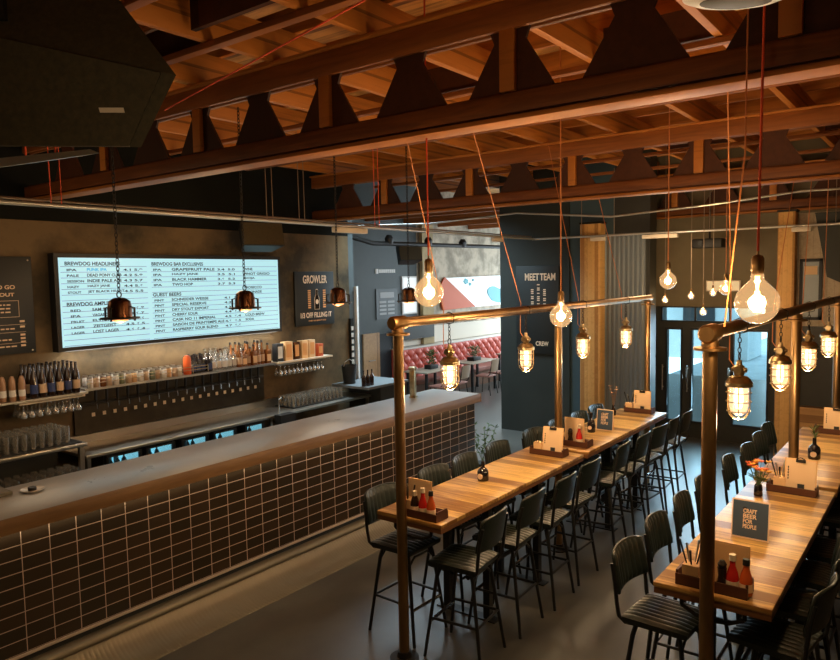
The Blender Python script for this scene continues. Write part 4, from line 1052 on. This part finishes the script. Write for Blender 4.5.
for k in range(3): MB().lathe([(0, -.09), (.07, -.09), (.09, .02), (.05, .09), (0, .09)], 12, (10.8+k*1.3, 8.9, 3.58)).build('fitting', m_blackm, t)
for k, (x, y, lb) in enumerate(((6.17, 5.67, 'above the bar near the growler poster'), (9.6, 5.73, 'above the end of the bar'), (10.88, 4.62, 'before the left timber column'), (10.88, 3.62, 'before the entrance wall'), (10.88, 1.70, 'before the right boarded partition'))):
    e = thing('emergency_light', 'small cream box light hanging from the conduit ' + lb, 'light', (x, y, 3.40), 0 if k < 2 else PI/2)
    wd = .27 if k in (0, 3) else .12
    MB().box(-wd, wd, -.04, .04, -.03, .03, bev=.008).build('case', m_ltbox, e); MB().box(-wd*.4, wd*.4, -.01, .01, .03, .034).build('clip', m_steel, e, 0)
# thin hanging wires
k = 0
for (x, y, z0, dx, mm, lb) in ((2.72, 5.55, 3.46, 0, m_cord, 'above the left end of the bar'), (4.95, 5.66, 3.46, 0, m_wire, 'right of the second ship lamp'), (5.40, 5.66, 3.46, 0, m_wire, 'left of the growler poster'), (6.67, 5.68, 3.46, 0, m_cord, 'right of the growler poster')):
    t = thing('hanging_wires', 'pair of thin wires carrying the conduit ' + lb, 'wire', (x, y, z0), 0, 'wires carrying the conduit')
    MB().tube([(-.04, 0, 0), (-.05, 0, 4.5-z0)], .004, 5).build('wire', mm, t); MB().tube([(.04, 0, 0), (.03, 0, 4.5-z0)], .004, 5).build('wire', mm, t)
for (y, lb) in ((4.9, 'left timber column'), (4.35, 'corrugated panel'), (2.9, 'entrance'), (1.3, 'right partition')):
    tag(MB().tube([(10.88, y, 3.465), (10.88, y, 4.5)], .005, 5).build('hanging_wire', m_wire), 'thin wire carrying the cross conduit before the ' + lb, 'wire', 'wires carrying the cross conduit')

# ------------------------------------------------------------------ roof
def truss(x, y0, y1, label, yoff):
    t = thing('roof_truss', label, 'truss', (x, 0, 0), 0, 'timber roof trusses')
    MB().box(-.175, .0, y0, y1, 3.75, 3.778, bev=.003).build('bottom_plate', m_beamX, t)
    MB().box(-.14, -.105, y0, y1, 3.80, 3.915, bev=.004).build('bottom_chord', m_beam, t); MB().box(-.065, -.03, y0, y1, 3.80, 3.915, bev=.004).build('bottom_chord', m_beam, t)
    MB().box(-.104, -.066, y0, y1, 3.779, 3.93).build('chord_filler', m_beam, t, 0)
    MB().box(-.14, -.105, y0, y1, 4.285, 4.45, bev=.004).build('top_chord', m_beam, t); MB().box(-.065, -.03, y0, y1, 4.285, 4.45, bev=.004).build('top_chord', m_beam, t)
    MB().box(-.175, .0, y0, y1, 4.452, 4.475, bev=.003).build('top_plate', m_beamX, t)
    y = yoff; k = 0
    while y < y1-.4:
        # gusset between two hexagonal openings: wide at the foot, narrow below the top chord
        if y > y0+.3:
            MB().prism([(y-.29, 3.931), (y+.29, 3.931), (y+.105, 4.225), (y+.14, 4.31), (y-.14, 4.31), (y-.105, 4.225)], lambda a, b: (-.096, a, b), lambda a, b: (-.074, a, b)).build('gusset', m_ply, t, 0)
            if k % 2 == 0: MB().box(-.135, -.097, y-.05, y+.05, 3.931, 4.30, bev=.003).build('post', m_beamX, t)
        y += .75; k += 1
    return t
truss(3.86, -2.7, 8.3, 'dark orange timber truss crossing nearest overhead with hexagonal openings', 2.90-.75*7)
truss(8.28, -2.7, 8.3, 'timber truss crossing farther back above the ends of the tables', 3.05-.75*7)
truss(-.6, -2.7, 8.3, 'timber truss over the gallery behind the camera', 2.90-.75*7)
truss(12.25, -2.7, 4.3, 'timber truss against the entrance wall', 3.05-.75*7)
jj = None
ys = [-2.35+.93*k for k in range(12)]
for k, y in enumerate(ys):
    if jj is None:
        jj = MB().box(-2.7, 12.35, -.03, .03, 4.478, 4.735, bev=.003).build('roof_joist', m_beamX); o = jj
    else: o = jj.copy(); COL.objects.link(o)
    o.location = (0, y, 0); tag(o, 'long roof joist crossing over the trusses, %s from the right hand wall' % ORDL[k], 'joist', 'roof joists')
for k, x in enumerate((1.15, 2.35, 3.1, 5.3, 6.8, 9.7, 11.0)):
    w_ = .07
    tag(MB().box(x, x+w_, -2.7, 8.3, 4.43, 4.474, bev=.003).build('cross_batten', m_beam), 'flat timber batten under the roof joists, %s from the camera end' % ORDL[k], 'batten', 'roof battens')
pp = None
for k in range(19):
    x = -2.3+.78*k
    if pp is None:
        pp = MB().box(-.022, .022, -2.75, 8.3, 4.737, 4.94, bev=.003).build('roof_purlin', m_beamX); o = pp
    else: o = pp.copy(); COL.objects.link(o)
    o.location = (x, 0, 0); tag(o, 'upper roof purlin lying across the joists, %s from the gallery end' % ORDL[k], 'purlin', 'roof purlins')
for k, (x, y) in enumerate(((2.45, 2.30), (2.95, 3.23), (2.30, 4.16), (3.2, 4.16), (5.35, 1.37), (5.35, 3.23), (6.85, 2.30), (6.85, 4.16), (9.75, 2.30), (9.75, .44))):
    tag(MB().box(x, x+.04, y+.035, y+.86, 4.50, 4.73).build('blocking_board', m_ply, smooth=0), 'short blocking board between roof joists, %s from the gallery' % ORDL[k], 'board', 'blocking boards')
# tall rear framing in the booth bay
for k in range(4):
    tag(MB().box(12.0+k*1.4, 12.08+k*1.4, 6.7, 10.58, 4.1, 4.3).build('bay_beam', m_beam, smooth=0), 'timber beam over the booth bay, %s from the bar' % ORDL[k], 'beam', 'beams over the booth bay')

# equipment close to the camera at the upper left: a large loudspeaker and its plate
def big_speaker():
    A = [Vector(p) for p in ((.78, 2.38, 3.60), (1.202, 1.808, 3.433), (1.133, 1.873, 3.229), (.75, 2.40, 3.245))]   # front face
    B = [A[1], Vector((1.226, 1.776, 3.429)), Vector((1.152, 1.849, 3.228)), A[2]]
    t = thing('hanging_loudspeaker', 'large dark loudspeaker hanging close by at the upper left corner', 'loudspeaker', (0,0,0))
    back = Vector((.10, .12, .30))
    m = MB()
    vs = [m.bm.verts.new(p) for p in (A[0], B[1], B[2], A[3])]
    ws = [m.bm.verts.new(p+back) for p in (A[0], B[1]-Vector((.12, -.16, 0)), B[2]-Vector((.10, -.14, .05)), A[3])]
    m.bm.faces.new(vs); m.bm.faces.new(ws[::-1])
    for k in range(4): m.bm.faces.new([vs[k], ws[k], ws[(k+1) % 4], vs[(k+1) % 4]])
    m.build('cabinet', m_spk, t, 0)
    n = (A[1]-A[0]).cross(A[3]-A[0]).normalized()
    if n.dot(Vector((0, 0, 2.85))-A[0]) < 0: n = -n
    m = MB(); q = [a+n*.004 for a in (A[0], A[1], A[2], A[3])]
    P0 = [m.bm.verts.new(p) for p in q]; P1 = [m.bm.verts.new(p+n*.006) for p in q]
    m.bm.faces.new(P0); m.bm.faces.new(P1[::-1])
    for k in range(4): m.bm.faces.new([P0[k], P1[k], P1[(k+1) % 4], P0[(k+1) % 4]])
    m.build('grille', m_spk, t, 0)
    e = (A[2]-A[3]).normalized(); c = Vector((1.11, 1.917, 3.331)); up = n.cross(e).normalized()
    c = c - n*((c-A[1]).dot(n)) + n*.011
    m = MB(); V = [m.bm.verts.new(c+e*a+up*b_+n*d_) for d_ in (0, .004) for a, b_ in ((-.03, -.007), (.04, -.007), (.036, .007), (-.034, .007))]
    m.bm.faces.new(V[:4]); m.bm.faces.new(V[4:])
    for k in range(4): m.bm.faces.new([V[k], V[(k+1) % 4], V[4+(k+1) % 4], V[4+k]])
    m.build('badge', m_wlid, t, 0)
    MB().tube([(.95, 2.2, 3.6), (.97, 2.24, 4.5)], .018, 8).build('bracket', m_iron, t)
    return t
big_speaker()
t = thing('track_spotlight', 'white rounded ceiling light close to the top edge at the right', 'light', (2.52, .60, 3.72), -.95)
MB().lathe([(0, 0), (.10, 0), (.125, .012), (.13, .05), (.11, .09), (0, .09)], 28, M=Matrix.Diagonal((1.35, .7, 1, 1))).build('body', m_white, t)
MB().lathe([(0, -.006), (.07, -.006), (.085, -.001), (.085, 0), (0, 0)], 24, M=Matrix.Diagonal((1.35, .7, 1, 1))).build('diffuser', m_ink, t)
MB().tube([(0, 0, .08), (0, 0, .76)], .012, 8).build('rod', m_iron, t)
t = thing('junction_plate', 'white perforated steel plate on the roof timbers at the upper left', 'plate', (1.88, 3.45, 4.28), .5)
MB().box(-.10, .10, -.16, .16, 0, .008).build('plate', m_ceramic, t, 0)
for k in range(3): MB().lathe([(0, -.006), (.012, -.006), (.012, 0), (0, 0)], 8, (-.04+.04*k, .10-.05*k, 0)).build('bolt', m_ink, t)
MB().tube([(0, 0, .008), (0, 0, .2)], .012, 6).build('rod', m_iron, t)
t = thing('angled_batten_light', 'slim pale reflector light hanging below the loudspeaker', 'light', (0,0,0))
m = MB(); m.prism([(1.12, 2.90), (1.246, 2.726), (1.405, 2.523), (1.33, 2.66)], lambda a, b: (a, b, 3.265+(a-1.12)*.20), lambda a, b: (a-.02, b+.03, 3.30+(a-1.12)*.13)); m.build('reflector', m_conduit, t, 0)
MB().tube([(1.25, 2.76, 3.3), (1.25, 2.78, 4.5)], .004, 5).build('wire', m_cord, t)
MB().tube([(1.31, 2.66, 3.31), (1.33, 2.66, 4.5)], .004, 5).build('wire', m_cord, t)

# ------------------------------------------------------------------ booth bay beyond the bar
def booth():
    t = thing('tufted_booth', 'long coral red tufted leather booth against the concrete wall', 'booth', (0,0,0))
    x0, x1 = 12.84, 19.3
    def f(u, v):
        x = x0+(x1-x0)*u; z = .47+.66*v
        a = x*PI/.15; b_ = z*PI/.15
        h = .5+.5*math.cos(a)*math.cos(b_)
        p = .055*(1-h)**.6 if h < 1 else 0
        d = abs(math.sin((a+b_)/2)*math.sin((a-b_)/2))
        p = .06*(d**.45)
        edge = min(1, 8*(1-v)+.05)
        return (x, 10.30-p*edge-.05*(1-v), z)
    MB().grid(f, 540, 44).build('tufted_back', m_red, t, 0)
    MB().box(x0, x1, 10.31, 10.58, 0, 1.13).build('back_frame', m_red, t, 0)
    MB().box(x0, x1, 10.28, 10.58, 1.13, 1.17, bev=.01).build('top_rail', m_ceramic, t)
    MB().box(x0, x1, 9.80, 10.22, .36, .47, bev=.03).build('seat_cushion', m_pink, t); MB().box(x0, x1, 9.86, 10.30, 0, .36).build('base', mat('booth base wood', (.20,.11,.07), .6), t, 0)
    return t
booth()
struct(MB().box(12.9, 19.6, 10.55, 10.59, 1.18, 1.60).build('trim_2', mat('cream plaster ledge', (.72,.66,.56), .7), smooth=0))
def dtable(x, y, label):
    t = thing('dining_table', label, 'table', (x, y, 0), 0, 'dining tables by the booth')
    MB().box(-.6, .6, -.33, .33, .72, .75, bev=.004).build('tabletop', mat('pale table top', (.45,.38,.30), .4) if 'pale table top' not in MATS else MATS['pale table top'], t)
    for sx in (-1, 1):
        for sy in (-1, 1): MB().box(sx*.52-.025, sx*.52+.025, sy*.26-.025, sy*.26+.025, 0, .72).build('leg', m_black, t, 0)
    return t
dtable(14.75, 9.48, 'dining table with a planter nearer the dark green wall, by the red booth'); dtable(12.9, 9.48, 'dining table with a leafy plant at the left of the red booth'); dtable(16.9, 9.48, 'dining table at the far right of the red booth')
def dchair():
    t = thing('dining_chair', '', 'chair', (0,0,0), 0, 'chairs at the booth tables')
    MB().box(-.20, .20, -.19, .20, .43, .465, bev=.012).build('seat', m_pink, t)
    MB().grid(lambda u, v: ((u-.5)*.40, -.21-.03*(1-(2*u-1)**2)-.05*v, .56+.30*v), 10, 4).grid(lambda u, v: ((u-.5)*.40, -.222-.03*(1-(2*u-1)**2)-.05*v, .56+.30*v), 10, 4).build('backrest', m_tan, t)
    for sx in (-1, 1):
        MB().tube([(sx*.17, .15, .43), (sx*.20, .20, 0)], .010, 6).build('leg', m_black, t); MB().tube([(sx*.17, -.15, .43), (sx*.20, -.22, 0)], .010, 6).build('leg', m_black, t)
        MB().tube([(sx*.18, -.10, .43), (sx*.19, -.20, .50), (sx*.19, -.225, .60), (sx*.19, -.26, .84)], .009, 6).build('back_frame', m_black, t)
    return t
c0 = dchair(); first = True
for (x, y, rz, lb) in ((14.45, 8.98, .1, 'in front of the planter table, left one'), (15.1, 8.98, -.15, 'in front of the planter table, beside the dark green wall'), (13.15, 8.95, .1, 'at the left booth table, right one'), (12.55, 8.95, -.1, 'at the left booth table, left one'), (16.7, 8.95, 0, 'at the far right booth table')):
    o = c0 if first else dup(c0); first = False
    o.location = (x, y, 0); o.rotation_euler = (0, 0, rz); o['label'] = 'plywood and pink dining chair ' + lb
def planter(x, y, z, r, h, label, n=60, mm=m_green):
    o = thing('potted_plant', label, 'plant', (x, y, z))
    MB().box(-r, r, -r*.6, r*.6, 0, .09, bev=.006).build('pot', m_blackm, o)
    m = MB()
    for k in range(n):
        a = random.uniform(0, 6.3); rr = random.uniform(0, r); zz = .10+random.uniform(0, h)
        m.leaf((rr*math.cos(a), rr*math.sin(a)*.6, zz), (math.cos(a), math.sin(a), random.uniform(.1, 1.2)), .09, .05)
    m.build('foliage', mm, o, 0); return o
planter(14.75, 9.5, .751, .17, .22, 'black box planter with pale green plant on the booth table', 90, mat('grey green leaves', (.24,.26,.14), .6))
planter(12.95, 9.5, .751, .15, .30, 'leafy plant on the left booth table', 80)

# ------------------------------------------------------------------ light
W = bpy.data.worlds.new('sky'); SC.world = W; W.use_nodes = True
N = W.node_tree.nodes; L = W.node_tree.links; bg = N['Background']
sk = N.new('ShaderNodeTexSky'); sk.sky_type = 'HOSEK_WILKIE'; sk.turbidity = 4; sk.sun_direction = (-.3, -.5, .8)
mx = N.new('ShaderNodeMix'); mx.data_type = 'RGBA'; mx.inputs['Factor'].default_value = .65; mx.inputs['B'].default_value = (.72, .92, 1, 1)
L.new(sk.outputs[0], mx.inputs['A']); L.new(mx.outputs['Result'], bg.inputs[0]); bg.inputs[1].default_value = 4.5
def area(loc, target, sx, sy, w, col, name, spread=PI):
    ld = bpy.data.lights.new(name, 'AREA'); ld.shape = 'RECTANGLE'; ld.size = sx; ld.size_y = sy; ld.energy = w; ld.color = col; ld.spread = spread
    o = bpy.data.objects.new(name, ld); COL.objects.link(o); o.location = loc
    d = Vector(target)-Vector(loc); o.rotation_euler = d.to_track_quat('-Z', 'Y').to_euler(); return o
area((19.4, 8.6, 2.2), (12, 8.4, .6), 3.4, 2.4, 190, (.80, .93, 1), 'booth_window_daylight')  # added cool fill for the booth bay; no window is built here
area((14.6, 6.75, 2.3), (14.2, 10.6, .8), 5.0, 2.2, 160, (.82, .93, 1), 'side_window_daylight')  # added fill along the solid divider, evens out the booth wall
area((12.36, 3.2, 1.3), (6, 3.0, .0), 1.5, 1.6, 34, (.55, .82, 1), 'entrance_daylight', 1.9)
area((5.65, 8.20, 2.05), (5.65, 8.33, 1.5), 3.2, .04, 17, (1, .95, .86), 'screen_underlight')
area((2.8, 5.075, 1.158), (2.8, 5.085, .5), 9.8, .02, 5, (1, .80, .55), 'counter_underlight')  # added strip without a fitting, brightens upper tiles and grout
plight((5.2, 6.9, 3.2), 18, (1, .66, .34), .3, 'back_bar_light')  # added fills without fittings, lift the wall and glassware behind the bar
plight((2.2, 7.0, 3.2), 16, (1, .66, .34), .3, 'back_bar_light')
plight((3.3, 7.4, 2.2), 7, (1, .78, .52), .35, 'back_bar_light')
plight((7.7, 7.4, 2.2), 8, (1, .82, .6), .35, 'back_bar_light')
area((9.9, 7.7, 4.3), (9.8, 7.2, 0), 1.6, 1.4, 135, (.66, .88, 1), 'skylight', 2.1)  # added cool fill over floor and counter end; the roof has no opening
plight((2.0, 2.2, 2.9), 12, (1, .62, .30), .2, 'gallery_light')  # added unseen fills that lift the near truss face and loudspeaker
plight((.75, 1.1, 3.0), 6, (1, .75, .45), .2, 'gallery_light')
plight((6.0, 1.8, 3.3), 24, (1, .62, .30), .2, 'roof_light')  # added invisible fills to brighten the roof timbers and entrance wall
plight((5.8, 3.6, 3.4), 7, (1, .62, .30), .2, 'roof_light')
plight((10.2, 3.4, 3.1), 24, (1, .70, .40), .2, 'roof_light')

SC.view_settings.view_transform = 'Standard'; SC.view_settings.look = 'None'; SC.view_settings.exposure = .13; SC.view_settings.gamma = 1
SC.view_settings.use_curve_mapping = False
SC.cycles.transparent_max_bounces = 32; SC.cycles.max_bounces = 8; SC.cycles.caustics_reflective = False; SC.cycles.caustics_refractive = False
SC.cycles.sample_clamp_indirect = 3
